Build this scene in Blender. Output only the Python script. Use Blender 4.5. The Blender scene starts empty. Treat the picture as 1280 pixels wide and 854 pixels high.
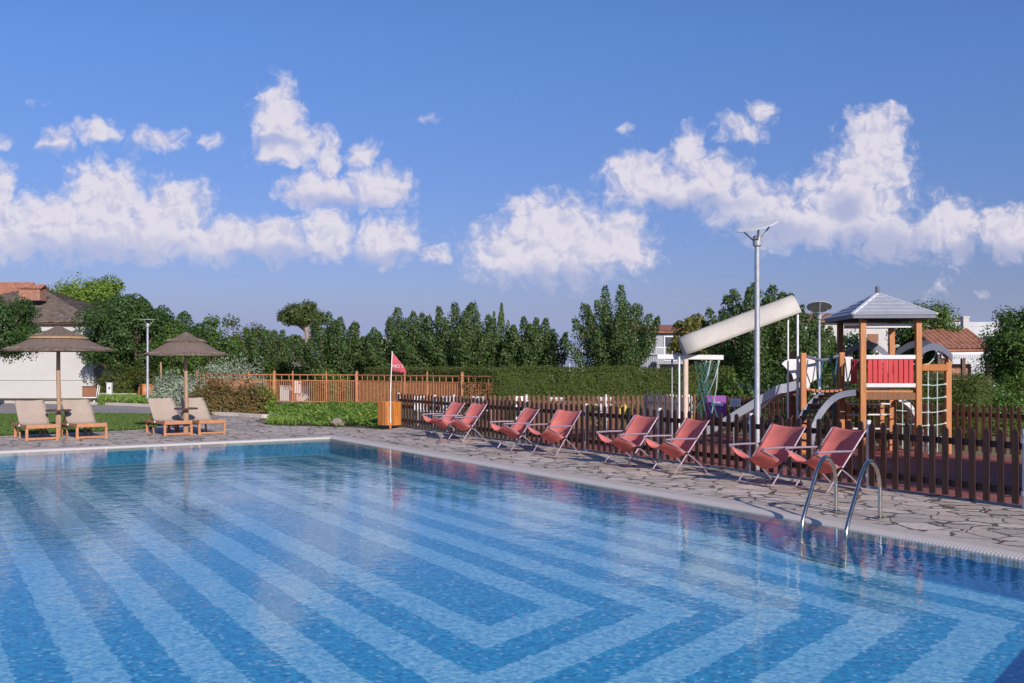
import bpy, math, random
import numpy as np
from mathutils import Vector, Matrix
from mathutils.geometry import tessellate_polygon

R = math.radians
random.seed(7)
SC = bpy.context.scene
COL = SC.collection

# ------------------------------------------------------------------ camera, sky, sun, exposure
H, YH, F = 1.8, 457.0, 1245.0          # eye height, horizon row and focal length (in photo pixels)
cam = bpy.data.objects.new("camera", bpy.data.cameras.new("camera"))
COL.objects.link(cam)
cam.location = (0, 0, H)
cam.rotation_euler = (R(90), 0, 0)
cam.data.sensor_width = 36.0
cam.data.lens = 36.0 * F / 1280.0
cam.data.shift_y = (YH - 427.0) / 1280.0
cam.data.clip_end = 4000
SC.camera = cam

SUN_EL, SUN_AZ = 22.0, math.degrees(math.atan2(0.40, -0.917))   # azimuth from +Y towards +X
SUN = Vector((math.sin(R(SUN_AZ)) * math.cos(R(SUN_EL)), math.cos(R(SUN_AZ)) * math.cos(R(SUN_EL)), math.sin(R(SUN_EL))))
sl = bpy.data.lights.new("sun", 'SUN')
sl.energy = 4.2
sl.angle = R(0.6)
sl.color = (1.0, 0.905, 0.815)
sun = bpy.data.objects.new("sun", sl)
COL.objects.link(sun)
sun.rotation_euler = SUN.to_track_quat('Z', 'Y').to_euler()

SC.view_settings.view_transform = 'Standard'
SC.view_settings.look = 'None'
SC.view_settings.gamma = 1
SC.view_settings.use_curve_mapping = False
SC.view_settings.exposure = 0.3
SC.cycles.max_bounces = 8
SC.cycles.transparent_max_bounces = 12
SC.cycles.caustics_reflective = False
SC.cycles.caustics_refractive = False


class NT:
    """small node-tree helper"""
    def __init__(s, tree):
        s.t = tree
    def n(s, typ, **kw):
        nd = s.t.nodes.new(typ)
        for k, v in kw.items():
            setattr(nd, k, v)
        return nd
    def put(s, sock, v):
        if v is None:
            return
        if isinstance(v, bpy.types.NodeSocket):
            s.t.links.new(v, sock)
        else:
            try:
                sock.default_value = v
            except Exception:
                sock.default_value = (v, v, v)
    def m(s, op, a, b=None, c=None, clamp=False):
        nd = s.n('ShaderNodeMath', operation=op, use_clamp=clamp)
        for i, v in enumerate((a, b, c)):
            s.put(nd.inputs[i], v)
        return nd.outputs[0]
    def v(s, op, a, b=None, scale=None):
        nd = s.n('ShaderNodeVectorMath', operation=op)
        s.put(nd.inputs[0], a)
        s.put(nd.inputs[1], b)
        if scale is not None:
            s.put(nd.inputs['Scale'], scale)
        return nd.outputs['Value'] if op in ('LENGTH', 'DOT_PRODUCT', 'DISTANCE') else nd.outputs[0]
    def mix(s, f, a, b, blend='MIX'):
        nd = s.n('ShaderNodeMix', data_type='RGBA', blend_type=blend)
        s.put(nd.inputs[0], f)
        s.put(nd.inputs[6], a)
        s.put(nd.inputs[7], b)
        return nd.outputs[2]
    def ramp(s, x, a, b, ya=0.0, yb=1.0, smooth=True):
        nd = s.n('ShaderNodeMapRange', clamp=True, interpolation_type='SMOOTHSTEP' if smooth else 'LINEAR')
        for i, v in enumerate((x, a, b, ya, yb)):
            s.put(nd.inputs[i], v)
        return nd.outputs[0]
    def noise(s, vec, scale, detail=4, rough=0.55, dist=0.0, color=False):
        nd = s.n('ShaderNodeTexNoise')
        s.put(nd.inputs['Vector'], vec)
        s.put(nd.inputs['Scale'], scale)
        s.put(nd.inputs['Detail'], detail)
        s.put(nd.inputs['Roughness'], rough)
        s.put(nd.inputs['Distortion'], dist)
        return nd.outputs[1] if color else nd.outputs[0]
    def comb(s, x, y, z):
        nd = s.n('ShaderNodeCombineXYZ')
        for i, v in enumerate((x, y, z)):
            s.put(nd.inputs[i], v)
        return nd.outputs[0]
    def sep(s, vec):
        nd = s.n('ShaderNodeSeparateXYZ')
        s.put(nd.inputs[0], vec)
        return nd.outputs


def c4(c):
    return (c[0], c[1], c[2], 1.0)


# ---- the sky: Nishita plus procedural cumulus laid out by direction
CLOUDS = [  # centre azimuth / height as slopes (x/y, z/y in 1/1245), radii, strength
    (130, 252, 52, 50, 1), (75, 282, 75, 42, 1), (215, 268, 50, 40, 1), (268, 300, 62, 26, 1), (340, 301, 52, 26, 1),
    (150, 296, 130, 30, 1), (0, 250, 17, 45, .85), (20, 296, 60, 32, 1), (408, 292, 30, 34, 1), (482, 302, 38, 28, 1), (540, 318, 30, 15, .6),
    (347, 142, 30, 38, 1), (362, 180, 46, 24, .95), (410, 200, 20, 32, .95), (402, 240, 50, 22, 1), (475, 237, 36, 30, 1), (458, 194, 22, 18, .75),
    (70, 177, 24, 18, .7), (125, 162, 34, 16, .66), (195, 175, 36, 14, .68), (262, 176, 24, 13, .5), (45, 131, 24, 10, .42), (5, 178, 18, 10, .6),
    (535, 150, 20, 10, .5),
    (700, 312, 104, 42, 1), (690, 280, 62, 34, 1), (640, 318, 48, 34, 1), (775, 305, 40, 38, 1), (655, 262, 26, 20, .8),
    (798, 212, 42, 20, 1), (828, 236, 66, 26, 1), (860, 186, 22, 26, 1), (893, 224, 44, 28, 1), (935, 256, 60, 28, 1), (1000, 278, 84, 32, 1),
    (1094, 176, 40, 38, 1), (1084, 214, 54, 40, 1), (1066, 262, 74, 52, 1), (1112, 292, 52, 30, 1), (1186, 286, 44, 36, .95), (1258, 292, 42, 30, .95),
    (930, 160, 38, 18, .68), (950, 138, 18, 16, .62), (1112, 138, 26, 12, .62), (787, 161, 12, 10, .6), (1170, 362, 22, 16, .5),
    (1225, 366, 16, 8, .45),
]
def noise2(q, vec, scale, detail, rough, color=False):
    nd = q.n('ShaderNodeTexNoise', noise_dimensions='2D')
    q.put(nd.inputs['Vector'], vec)
    nd.inputs['Scale'].default_value = scale
    nd.inputs['Detail'].default_value = detail
    nd.inputs['Roughness'].default_value = rough
    return nd.outputs[1] if color else nd.outputs[0]
def billow(q, vec, scale, detail):
    vo = q.n('ShaderNodeTexVoronoi', feature='F1', voronoi_dimensions='2D')
    q.put(vo.inputs['Vector'], vec)
    vo.inputs['Scale'].default_value = scale
    vo.inputs['Detail'].default_value = detail
    vo.inputs['Roughness'].default_value = 0.5
    vo.inputs['Lacunarity'].default_value = 2.4
    return q.m('SUBTRACT', 0.45, vo.outputs['Distance'])

world = bpy.data.worlds.new("World")
SC.world = world
world.use_nodes = True
wt = world.node_tree
wt.nodes.clear()
q = NT(wt)
sky = q.n('ShaderNodeTexSky', sky_type='NISHITA')
sky.sun_disc = False
sky.sun_elevation = R(SUN_EL)
sky.sun_rotation = R(SUN_AZ)
sky.altitude = 0
sky.air_density = 1.0
sky.dust_density = 0.6
sky.ozone_density = 3.0
tc = q.n('ShaderNodeTexCoord')
X, Y, Z = q.sep(tc.outputs['Generated'])
yy = q.m('MAXIMUM', Y, 0.05)
px = q.m('MULTIPLY_ADD', q.m('DIVIDE', X, yy), F, 640.0)
py = q.m('MULTIPLY_ADD', q.m('DIVIDE', Z, yy), -F, YH)
PP = q.comb(px, py, 0.0)
w1 = q.v('SCALE', q.v('SUBTRACT', noise2(q, PP, 0.022, 2, 0.6, True), (.5, .5, .5)), scale=30.0)
P2 = q.v('ADD', PP, w1)
acc = None
for (cx, cy, rx, ry, st) in CLOUDS:
    nd = q.n('ShaderNodeVectorMath', operation='MULTIPLY_ADD')
    ix, iy = 1 / (rx * 1.15), 1 / (ry * 1.15)
    q.put(nd.inputs[0], P2)
    nd.inputs[1].default_value = (ix, iy, 0)
    nd.inputs[2].default_value = (-cx * ix, -cy * iy, (1 - st) * 1.7)
    d = q.v('LENGTH', nd.outputs[0])
    acc = d if acc is None else q.m('SMOOTH_MIN', acc, d, 0.12)
shade = None
for (cx, cy, rx, ry) in ((110, 318, 160, 26), (330, 322, 110, 20), (420, 252, 70, 12), (345, 178, 40, 10), (480, 322, 50, 14), (700, 352, 120, 24), (860, 258, 90, 20), (960, 292, 90, 20), (1085, 312, 110, 34), (1230, 314, 80, 18), (60, 190, 40, 8), (150, 184, 40, 8), (1060, 262, 30, 22)):
    nd = q.n('ShaderNodeVectorMath', operation='MULTIPLY_ADD')
    q.put(nd.inputs[0], P2)
    nd.inputs[1].default_value = (1 / rx, 1 / ry, 0)
    nd.inputs[2].default_value = (-cx / rx, -cy / ry, 0)
    d = q.v('LENGTH', nd.outputs[0])
    shade = d if shade is None else q.m('SMOOTH_MIN', shade, d, 0.3)
def detail(vec):
    f = q.m('MULTIPLY', q.m('SUBTRACT', noise2(q, vec, 0.028, 8, 0.66), 0.5), 1.15)
    return q.m('ADD', f, q.m('MULTIPLY', billow(q, vec, 0.050, 2), 0.34))
n0 = detail(P2)
n1 = detail(q.v('ADD', P2, (7.0, -9.0, 0)))
D0 = q.m('ADD', q.m('SUBTRACT', 1.0, acc), n0)
front = q.ramp(Y, 0.1, 0.3)
alpha = q.m('MULTIPLY', q.ramp(D0, -0.30, 0.42), front)
base_sh = q.ramp(q.m('ADD', shade, q.m('MULTIPLY', n0, -.5)), 0.25, 1.25, 1.0, 0.0)
alpha = q.m('MULTIPLY', alpha, q.m('MULTIPLY_ADD', base_sh, -0.32, 1.0))
lit = q.m('ADD', q.ramp(q.m('SUBTRACT', n0, n1), -0.30, 0.20), q.m('MULTIPLY', q.ramp(D0, 0.1, 0.8), 0.25), clamp=True)
tint = q.mix(q.ramp(py, 40, 390, smooth=False), (0.56, 0.70, 1.04, 1), (0.50, 0.455, 0.70, 1))
base = q.mix(1.0, sky.outputs[0], tint, 'MULTIPLY')
base = q.mix(q.ramp(py, 345, 440, 0, .9), base, (2.45, 3.0, 5.1, 1))
ccol = q.mix(lit, (4.8, 4.7, 6.0, 1), (6.3, 5.95, 6.6, 1))
ccol = q.mix(q.m('MULTIPLY', base_sh, .75), ccol, (3.9, 3.95, 5.4, 1))

skyc = q.mix(q.m('MULTIPLY', alpha, 0.93), base, ccol)
bg = q.n('ShaderNodeBackground')
q.put(bg.inputs[0], skyc)
bg.inputs[1].default_value = 0.1
wo = q.n('ShaderNodeOutputWorld')
q.put(wo.inputs[0], bg.outputs[0])
world.cycles.sampling_method = 'MANUAL'
world.cycles.sample_map_resolution = 512


# ------------------------------------------------------------------ coordinates
def G(px, py, z=0.0):
    d = (H - z) * F / (py - YH)
    return Vector(((px - 640.0) / F * d, d, z))
def A(px, py, d):
    return Vector(((px - 640.0) / F * d, d, H + (YH - py) / F * d))

U = Vector((-0.512, 0.859, 0))      # along the pool's right-hand side, away from the camera
V = Vector((0.859, 0.512, 0))       # from the pool towards the picket fence
W = Vector((0.607, 0.795, 0))       # along the oblique near side of the pool


# ------------------------------------------------------------------ materials
MATS = {}
def newmat(name):
    m = bpy.data.materials.new(name)
    m.use_nodes = True
    m.node_tree.nodes.clear()
    q = NT(m.node_tree)
    out = q.n('ShaderNodeOutputMaterial')
    MATS[name] = m
    return m, q, out

def simple(name, col, rough=0.6, metal=0.0, var=0.25, scale=6.0, bump=0.0, bscale=40.0, stretch=(1, 1, 1), col2=None, spec=0.5, trans=0.0):
    m, q, out = newmat(name)
    tc = q.n('ShaderNodeTexCoord')
    vec = q.v('MULTIPLY', tc.outputs['Object'], stretch)
    c2 = col2 or tuple(x * (1 - var) for x in col)
    f = q.ramp(q.noise(vec, scale, 6, 0.65), 0.3, 0.7)
    b = q.n('ShaderNodeBsdfPrincipled')
    q.put(b.inputs['Base Color'], q.mix(f, c4(col), c4(c2)))
    q.put(b.inputs['Roughness'], q.ramp(q.noise(vec, scale * 2.3, 3), 0.2, 0.8, rough * 0.85, min(1, rough * 1.15)))
    b.inputs['Metallic'].default_value = metal
    b.inputs['Specular IOR Level'].default_value = spec
    if bump:
        bn = q.n('ShaderNodeBump')
        bn.inputs['Strength'].default_value = bump
        bn.inputs['Distance'].default_value = 0.02
        q.put(bn.inputs['Height'], q.noise(vec, bscale, 5))
        q.put(b.inputs['Normal'], bn.outputs[0])
    sh = b.outputs[0]
    if trans:
        t = q.n('ShaderNodeBsdfTranslucent')
        q.put(t.inputs[0], c4(col))
        mx = q.n('ShaderNodeMixShader')
        mx.inputs[0].default_value = trans
        q.put(mx.inputs[1], sh)
        q.put(mx.inputs[2], t.outputs[0])
        sh = mx.outputs[0]
    q.put(out.inputs[0], sh)
    return m

def leafmat(name, a, b, c=None, trans=0.28, rough=0.5):
    m, q, out = newmat(name)
    geo = q.n('ShaderNodeNewGeometry')
    rnd = geo.outputs['Random Per Island']
    tc = q.n('ShaderNodeTexCoord')
    f = q.m('ADD', q.m('MULTIPLY', rnd, 0.6), q.m('MULTIPLY', q.noise(tc.outputs['Object'], 1.1, 3), 0.5), clamp=True)
    col = q.mix(f, c4(a), c4(b))
    if c:
        col = q.mix(q.ramp(q.m('FRACT', q.m('MULTIPLY', rnd, 7.31)), 0.78, 0.98), col, c4(c))
    p = q.n('ShaderNodeBsdfPrincipled')
    q.put(p.inputs['Base Color'], col)
    p.inputs['Roughness'].default_value = rough
    p.inputs['Specular IOR Level'].default_value = 0.35
    t = q.n('ShaderNodeBsdfTranslucent')
    q.put(t.inputs[0], q.mix(1.0, col, (1.3, 1.5, 0.7, 1), 'MULTIPLY'))
    mx = q.n('ShaderNodeMixShader')
    mx.inputs[0].default_value = trans
    q.put(mx.inputs[1], p.outputs[0])
    q.put(mx.inputs[2], t.outputs[0])
    q.put(out.inputs[0], mx.outputs[0])
    return m

M = {}
M['teak'] = simple('teak', (.50, .22, .10), .55, var=.35, scale=5, stretch=(1, 6, 6), bump=.15)
M['play_wood'] = simple('play_wood', (.50, .19, .055), .5, var=.3, scale=4, stretch=(5, 5, .6), bump=.12)
M['play_wood_dark'] = simple('play_wood_dark', (.22, .085, .03), .6, var=.3, scale=4, stretch=(5, 5, .6), bump=.12)
M['barrel_wood'] = simple('barrel_wood', (.60, .21, .04), .45, var=.45, scale=3, stretch=(6, 6, .5), bump=.1)
M['picket'] = simple('picket', (.068, .031, .024), .65, var=.45, scale=3, stretch=(8, 8, 1), bump=.2)
M['picket_far'] = simple('picket_far', (.17, .072, .04), .7, var=.4, scale=3, stretch=(8, 8, 1), bump=.2)
M['rust_rail'] = simple('rust_rail', (.50, .20, .09), .6, var=.3, scale=5)
M['galv'] = simple('galv', (.36, .37, .41), .55, metal=.3, var=.2, scale=9)
M['pale_metal'] = simple('pale_metal', (.72, .73, .75), .5, var=.15, scale=6)
M['steel'] = simple('steel', (.72, .66, .56), .22, metal=1.0, var=.22, scale=9)
M['lilac_tube'] = simple('lilac_tube', (.31, .235, .30), .45, metal=.15, var=.15, scale=12)
M['coral'] = simple('coral', (.92, .285, .245), .85, var=.2, scale=5, bump=.3, bscale=160, trans=.30, spec=.25)
M['black_plastic'] = simple('black_plastic', (.02, .02, .022), .4)
M['sling'] = simple('sling', (.46, .37, .31), .85, var=.1, scale=4, bump=.2, bscale=120, trans=.12)
M['white_plastic'] = simple('white_plastic', (.62, .62, .63), .4, var=.08, scale=4)
M['white_wall'] = simple('white_wall', (.50, .485, .475), .85, var=.07, scale=.8, bump=.1, bscale=14)
M['grey_wall'] = simple('grey_wall', (.52, .53, .56), .85, var=.12, scale=.8)
M['shade_wall'] = simple('shade_wall', (.30, .31, .34), .85, var=.15, scale=.8)  # white villa wall greyed: the facade's shade is put into the colour
M['beige_wall'] = simple('beige_wall', (.46, .40, .34), .85, var=.2, scale=2)
M['glass'] = simple('glass', (.05, .06, .08), .12, var=.2)
M['dark_wood'] = simple('dark_wood', (.10, .045, .028), .6, var=.35, scale=3)
M['brown_door'] = simple('brown_door', (.24, .09, .04), .6, var=.25)
M['terracotta'] = simple('terracotta', (.46, .20, .125), .8, var=.45, scale=3.5, bump=.2)
M['pot'] = simple('pot', (.58, .22, .07), .55, var=.35, scale=3)
M['brick'] = simple('brick', (.38, .19, .13), .85, var=.45, scale=7)
M['shingle'] = simple('shingle', (.22, .17, .14), .9, var=.55, scale=2.4, bump=.9, bscale=6, stretch=(1, 1, 3))
M['awning'] = simple('awning', (.56, .525, .48), .65, var=.22, scale=1.6, trans=.12)
M['roof_grey'] = simple('roof_grey', (.40, .42, .47), .45, var=.15, scale=4)
M['grey_plastic'] = simple('grey_plastic', (.13, .14, .19), .5, var=.15)
M['slide'] = simple('slide', (.50, .53, .60), .35, metal=.15, var=.12, scale=5)
M['red_panel'] = simple('red_panel', (.50, .014, .025), .45, var=.18, scale=4)
M['rope_green'] = simple('rope_green', (.035, .13, .12), .8)
M['rope_grey'] = simple('rope_grey', (.42, .52, .5), .8)
M['rope_blue'] = simple('rope_blue', (.05, .14, .28), .8)
M['post_beige'] = simple('post_beige', (.66, .50, .40), .6, var=.2)
M['purple'] = simple('purple', (.20, .03, .28), .5, var=.1)
M['magenta'] = simple('magenta', (.50, .03, .20), .5)
M['flag_red'] = simple('flag_red', (.66, .13, .16), .8, var=.15, trans=.3)
M['flag_white'] = simple('flag_white', (.85, .8, .8), .8, trans=.2)
M['flagpole'] = simple('flagpole', (.80, .78, .76), .5, var=.1)
M['bark'] = simple('bark', (.20, .15, .11), .9, var=.45, scale=5, bump=.6, bscale=20, stretch=(2, 2, .5))
M['pale_bark'] = simple('pale_bark', (.36, .28, .23), .9, var=.35, scale=5, bump=.5, bscale=20)
M['rock'] = simple('rock', (.32, .27, .22), .9, var=.4, scale=5, bump=.8, bscale=12)
M['wheel'] = simple('wheel', (.03, .03, .03), .8)
M['yellow'] = simple('yellow', (.75, .55, .05), .5)
M['pole_wood'] = simple('pole_wood', (.42, .27, .17), .7, var=.35, scale=4, stretch=(5, 5, .6), bump=.2)
M['net_mesh'] = simple('net_mesh', (.16, .15, .12), .9, var=.3)
M['rubber_tile'] = None

M['lf_mulberry'] = leafmat('lf_mulberry', (.026, .056, .015), (.085, .145, .038), (.14, .19, .07))
M['lf_dark'] = leafmat('lf_dark', (.026, .060, .016), (.070, .135, .034))
M['lf_lime'] = leafmat('lf_lime', (.09, .17, .02), (.19, .27, .04))
M['lf_mid'] = leafmat('lf_mid', (.045, .10, .018), (.10, .17, .03))
M['lf_yellow'] = leafmat('lf_yellow', (.09, .12, .02), (.20, .20, .05), (.30, .2, .06))
M['lf_hedge'] = leafmat('lf_hedge', (.042, .072, .016), (.115, .145, .03), (.16, .14, .04))
M['lf_hedge_light'] = leafmat('lf_hedge_light', (.06, .13, .02), (.13, .22, .04))
M['lf_silver'] = leafmat('lf_silver', (.22, .28, .20), (.42, .47, .38), (.15, .22, .14), trans=.15, rough=.7)
M['lf_red'] = leafmat('lf_red', (.07, .095, .025), (.20, .14, .05), (.40, .16, .09))
M['lf_cover'] = leafmat('lf_cover', (.05, .12, .015), (.16, .27, .04), (.34, .36, .08))
M['lf_pine'] = leafmat('lf_pine', (.035, .065, .018), (.095, .12, .03), trans=.12)
M['grassblade'] = leafmat('grassblade', (.055, .11, .02), (.12, .18, .04))


def straw_mat():
    m, q, out = newmat('straw')
    tc = q.n('ShaderNodeTexCoord')
    x, y, z = q.sep(tc.outputs['Object'])
    ang = q.m('ARCTAN2', y, x)
    vec = q.comb(q.m('MULTIPLY', ang, 26.0), q.m('MULTIPLY', z, 2.0), 0.0)
    n = q.noise(vec, 3.0, 5, .7)
    n2 = q.noise(tc.outputs['Object'], 2.0, 3)
    col = q.mix(q.ramp(n, .3, .7), (.12, .085, .07, 1), (.30, .235, .195, 1))
    col = q.mix(q.m('MULTIPLY', n2, .5), col, (.22, .16, .13, 1))
    p = q.n('ShaderNodeBsdfPrincipled')
    q.put(p.inputs['Base Color'], col)
    p.inputs['Roughness'].default_value = .95
    p.inputs['Specular IOR Level'].default_value = .15
    b = q.n('ShaderNodeBump')
    b.inputs['Strength'].default_value = .9
    b.inputs['Distance'].default_value = .03
    q.put(b.inputs['Height'], n)
    q.put(p.inputs['Normal'], b.outputs[0])
    q.put(out.inputs[0], p.outputs[0])
    return m
M['straw'] = straw_mat()
M['straw_pale'] = simple('straw_pale', (.48, .30, .15), .9, var=.3, scale=5)


def paving_mat():
    m, q, out = newmat('crazy_paving')
    tc = q.n('ShaderNodeTexCoord')
    o = tc.outputs['Object']
    wob = q.v('SCALE', q.v('SUBTRACT', q.noise(o, 2.2, 3, color=True), (.5, .5, .5)), scale=.30)
    vec = q.v('ADD', o, wob)
    v1 = q.n('ShaderNodeTexVoronoi', feature='DISTANCE_TO_EDGE')
    q.put(v1.inputs['Vector'], vec)
    v1.inputs['Scale'].default_value = 2.8
    v2 = q.n('ShaderNodeTexVoronoi', feature='F1')
    q.put(v2.inputs['Vector'], vec)
    v2.inputs['Scale'].default_value = 2.8
    nz = q.noise(o, 1.3, 4)
    wid = q.ramp(nz, .35, .7, .022, .10)
    jo = q.ramp(v1.outputs['Distance'], q.m('MULTIPLY', wid, .55), wid)
    rv = q.sep(v2.outputs['Color'])[0]
    stone = q.mix(rv, (.44, .37, .32, 1), (.73, .625, .545, 1))
    fine = q.noise(o, 14.0, 6, .7)
    stone = q.mix(q.ramp(fine, .35, .75, 0, .55), stone, (.30, .255, .225, 1))
    stone = q.mix(q.ramp(q.sep(v2.outputs['Color'])[1], .6, 1.0, 0, .5), stone, (.56, .44, .35, 1))
    big = q.noise(o, .45, 4)
    stone = q.mix(q.ramp(big, .45, .75, 0, .45), stone, (.34, .30, .275, 1))
    col = q.mix(jo, (.13, .105, .09, 1), stone)
    p = q.n('ShaderNodeBsdfPrincipled')
    q.put(p.inputs['Base Color'], col)
    p.inputs['Roughness'].default_value = .85
    p.inputs['Specular IOR Level'].default_value = .3
    b = q.n('ShaderNodeBump')
    b.inputs['Strength'].default_value = .8
    b.inputs['Distance'].default_value = .02
    q.put(b.inputs['Height'], q.m('ADD', jo, q.m('MULTIPLY', fine, .5)))
    q.put(p.inputs['Normal'], b.outputs[0])
    q.put(out.inputs[0], p.outputs[0])
    return m
M['paving'] = paving_mat()

def coping_mat(name, ridged):
    m, q, out = newmat(name)
    tc = q.n('ShaderNodeTexCoord')
    o = tc.outputs['Object']
    n = q.noise(o, 9.0, 6, .7)
    nb = q.noise(o, 1.1, 4)
    col = q.mix(q.ramp(n, .3, .75), (.56, .49, .44, 1), (.46, .40, .355, 1))
    col = q.mix(q.ramp(nb, .45, .75, 0, .4), col, (.42, .36, .31, 1))
    p = q.n('ShaderNodeBsdfPrincipled')
    b = q.n('ShaderNodeBump')
    b.inputs['Strength'].default_value = .5
    b.inputs['Distance'].default_value = .012
    if ridged:
        uv = q.n('ShaderNodeUVMap')
        ux = q.sep(uv.outputs[0])[0]
        wv = q.m('SINE', q.m('MULTIPLY', ux, 2 * math.pi / 0.04))
        gr = q.ramp(wv, -.9, -.3)
        col = q.mix(gr, (.56, .50, .47, 1), q.mix(.5, col, (.68, .63, .59, 1)))
        q.put(b.inputs['Height'], gr)
    else:
        q.put(b.inputs['Height'], n)
    q.put(p.inputs['Base Color'], col)
    p.inputs['Roughness'].default_value = .7
    q.put(p.inputs['Normal'], b.outputs[0])
    q.put(out.inputs[0], p.outputs[0])
    return m
M['coping'] = coping_mat('coping', False)
M['coping_ridged'] = coping_mat('coping_ridged', True)

E0 = Vector((4.76, 9.26, 0))           # a point of the right-hand pool side
A0 = Vector((5.39, 8.23, 0))           # near right corner
C0 = Vector((-4.56, 24.9, 0))          # far corner
BK = Vector((-0.827, -0.5625, 0))      # along the far side, to the left
D0_ = C0 + BK * 26
E_ = A0 - W * 30
POOL = [A0, C0, D0_, E_]

def pool_mats():
    m, q, out = newmat('pool_mosaic')
    tc = q.n('ShaderNodeTexCoord')
    o = tc.outputs['Object']
    wob = q.v('SCALE', q.v('SUBTRACT', q.noise(o, 7.0, 3, color=True), (.5, .5, .5)), scale=.12)
    P = q.v('ADD', o, wob)
    nR, nN = V, Vector((W.y, -W.x, 0))
    nB = Vector((BK.y, -BK.x, 0))
    if nB.dot(A0 - C0) > 0: nB = -nB
    dR = q.m('SUBTRACT', nR.dot(E0), q.v('DOT_PRODUCT', P, tuple(nR)))
    r1 = q.m('MULTIPLY', q.m('SUBTRACT', q.m('ABSOLUTE', q.m('SUBTRACT', dR, 4.345)), .395), 1 / .352)
    P0 = Vector((.345, 9.05, 0))
    r2 = q.m('MULTIPLY', q.m('SUBTRACT', q.v('DOT_PRODUCT', P, tuple(nN)), nN.dot(P0)), 1 / .39)
    dB = q.m('SUBTRACT', nB.dot(C0), q.v('DOT_PRODUCT', P, tuple(nB)))
    r3 = q.m('MULTIPLY_ADD', dB, -1 / .352, 11.2)
    r = q.m('MAXIMUM', q.m('MAXIMUM', r1, r2), r3)
    k = q.m('MODULO', q.m('ADD', q.m('FLOOR', r), 101.0), 2.0)       # 1 light, 0 dark
    light = q.m('MULTIPLY', k, q.m('GREATER_THAN', r, 0.0))
    vo = q.n('ShaderNodeTexVoronoi', feature='F1')
    q.put(vo.inputs['Vector'], o)
    vo.inputs['Scale'].default_value = 30.0
    rx, ry, rz = q.sep(vo.outputs['Color'])
    n = q.noise(o, 16.0, 5, .75)
    f = q.m('ADD', q.m('MULTIPLY', rx, .5), q.m('MULTIPLY', q.ramp(n, .36, .64), .5))
    dk = q.mix(f, (.001, .165, .37, 1), (.06, .51, .75, 1))
    lt = q.mix(f, (.05, .33, .56, 1), (.46, .80, .92, 1))
    col = q.mix(light, dk, lt)
    col = q.mix(q.m('MULTIPLY', q.ramp(ry, .90, .97), .55), col, (.62, .80, .88, 1))  # pale mosaic tiles; they also imitate caustic sparkle in the colour
    p = q.n('ShaderNodeBsdfPrincipled')
    q.put(p.inputs['Base Color'], col)
    p.inputs['Roughness'].default_value = .6
    q.put(out.inputs[0], p.outputs[0])
    M['pool_floor'] = m
    m, q, out = newmat('pool_wall_tiles')
    tc = q.n('ShaderNodeTexCoord')
    o = tc.outputs['Object']
    vo = q.n('ShaderNodeTexVoronoi', feature='F1')
    q.put(vo.inputs['Vector'], o)
    vo.inputs['Scale'].default_value = 26.0
    f = q.sep(vo.outputs['Color'])[0]
    p = q.n('ShaderNodeBsdfPrincipled')
    q.put(p.inputs['Base Color'], q.mix(f, (.01, .17, .38, 1), (.05, .34, .58, 1)))
    p.inputs['Roughness'].default_value = .4
    q.put(out.inputs[0], p.outputs[0])
    M['pool_wall'] = m
    m, q, out = newmat('water_surface')
    tc = q.n('ShaderNodeTexCoord')
    o = tc.outputs['Object']
    a = q.noise(q.v('MULTIPLY', o, (1.0, 1.0, 1)), 3.2, 3, .5, .4)
    b_ = q.noise(o, 11.0, 3, .5)
    big = q.ramp(q.noise(o, .22, 2), .35, .65, .35, 1.25)
    h = q.m('MULTIPLY', q.m('ADD', q.m('MULTIPLY', a, .6), q.m('MULTIPLY', b_, .28)), big)
    bu = q.n('ShaderNodeBump')
    bu.inputs['Strength'].default_value = .38
    bu.inputs['Distance'].default_value = .022
    q.put(bu.inputs['Height'], h)
    geo = q.n('ShaderNodeNewGeometry')          # Schlick's Fresnel, the same from above and below
    cs = q.m('ABSOLUTE', q.v('DOT_PRODUCT', geo.outputs['Incoming'], bu.outputs[0]))
    fr = q.m('MULTIPLY_ADD', q.m('POWER', q.m('SUBTRACT', 1.0, cs, clamp=True), 5.0), .98, .02)
    tr = q.n('ShaderNodeBsdfTransparent')
    tr.inputs[0].default_value = (.86, .96, .99, 1)
    gl = q.n('ShaderNodeBsdfGlossy')
    gl.inputs['Roughness'].default_value = .03
    gl.inputs['Color'].default_value = (.74, .76, .80, 1)
    q.put(gl.inputs['Normal'], bu.outputs[0])
    mx = q.n('ShaderNodeMixShader')
    q.put(mx.inputs[0], fr)
    q.put(mx.inputs[1], tr.outputs[0])
    q.put(mx.inputs[2], gl.outputs[0])
    q.put(out.inputs[0], mx.outputs[0])
    M['water'] = m
pool_mats()

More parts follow.
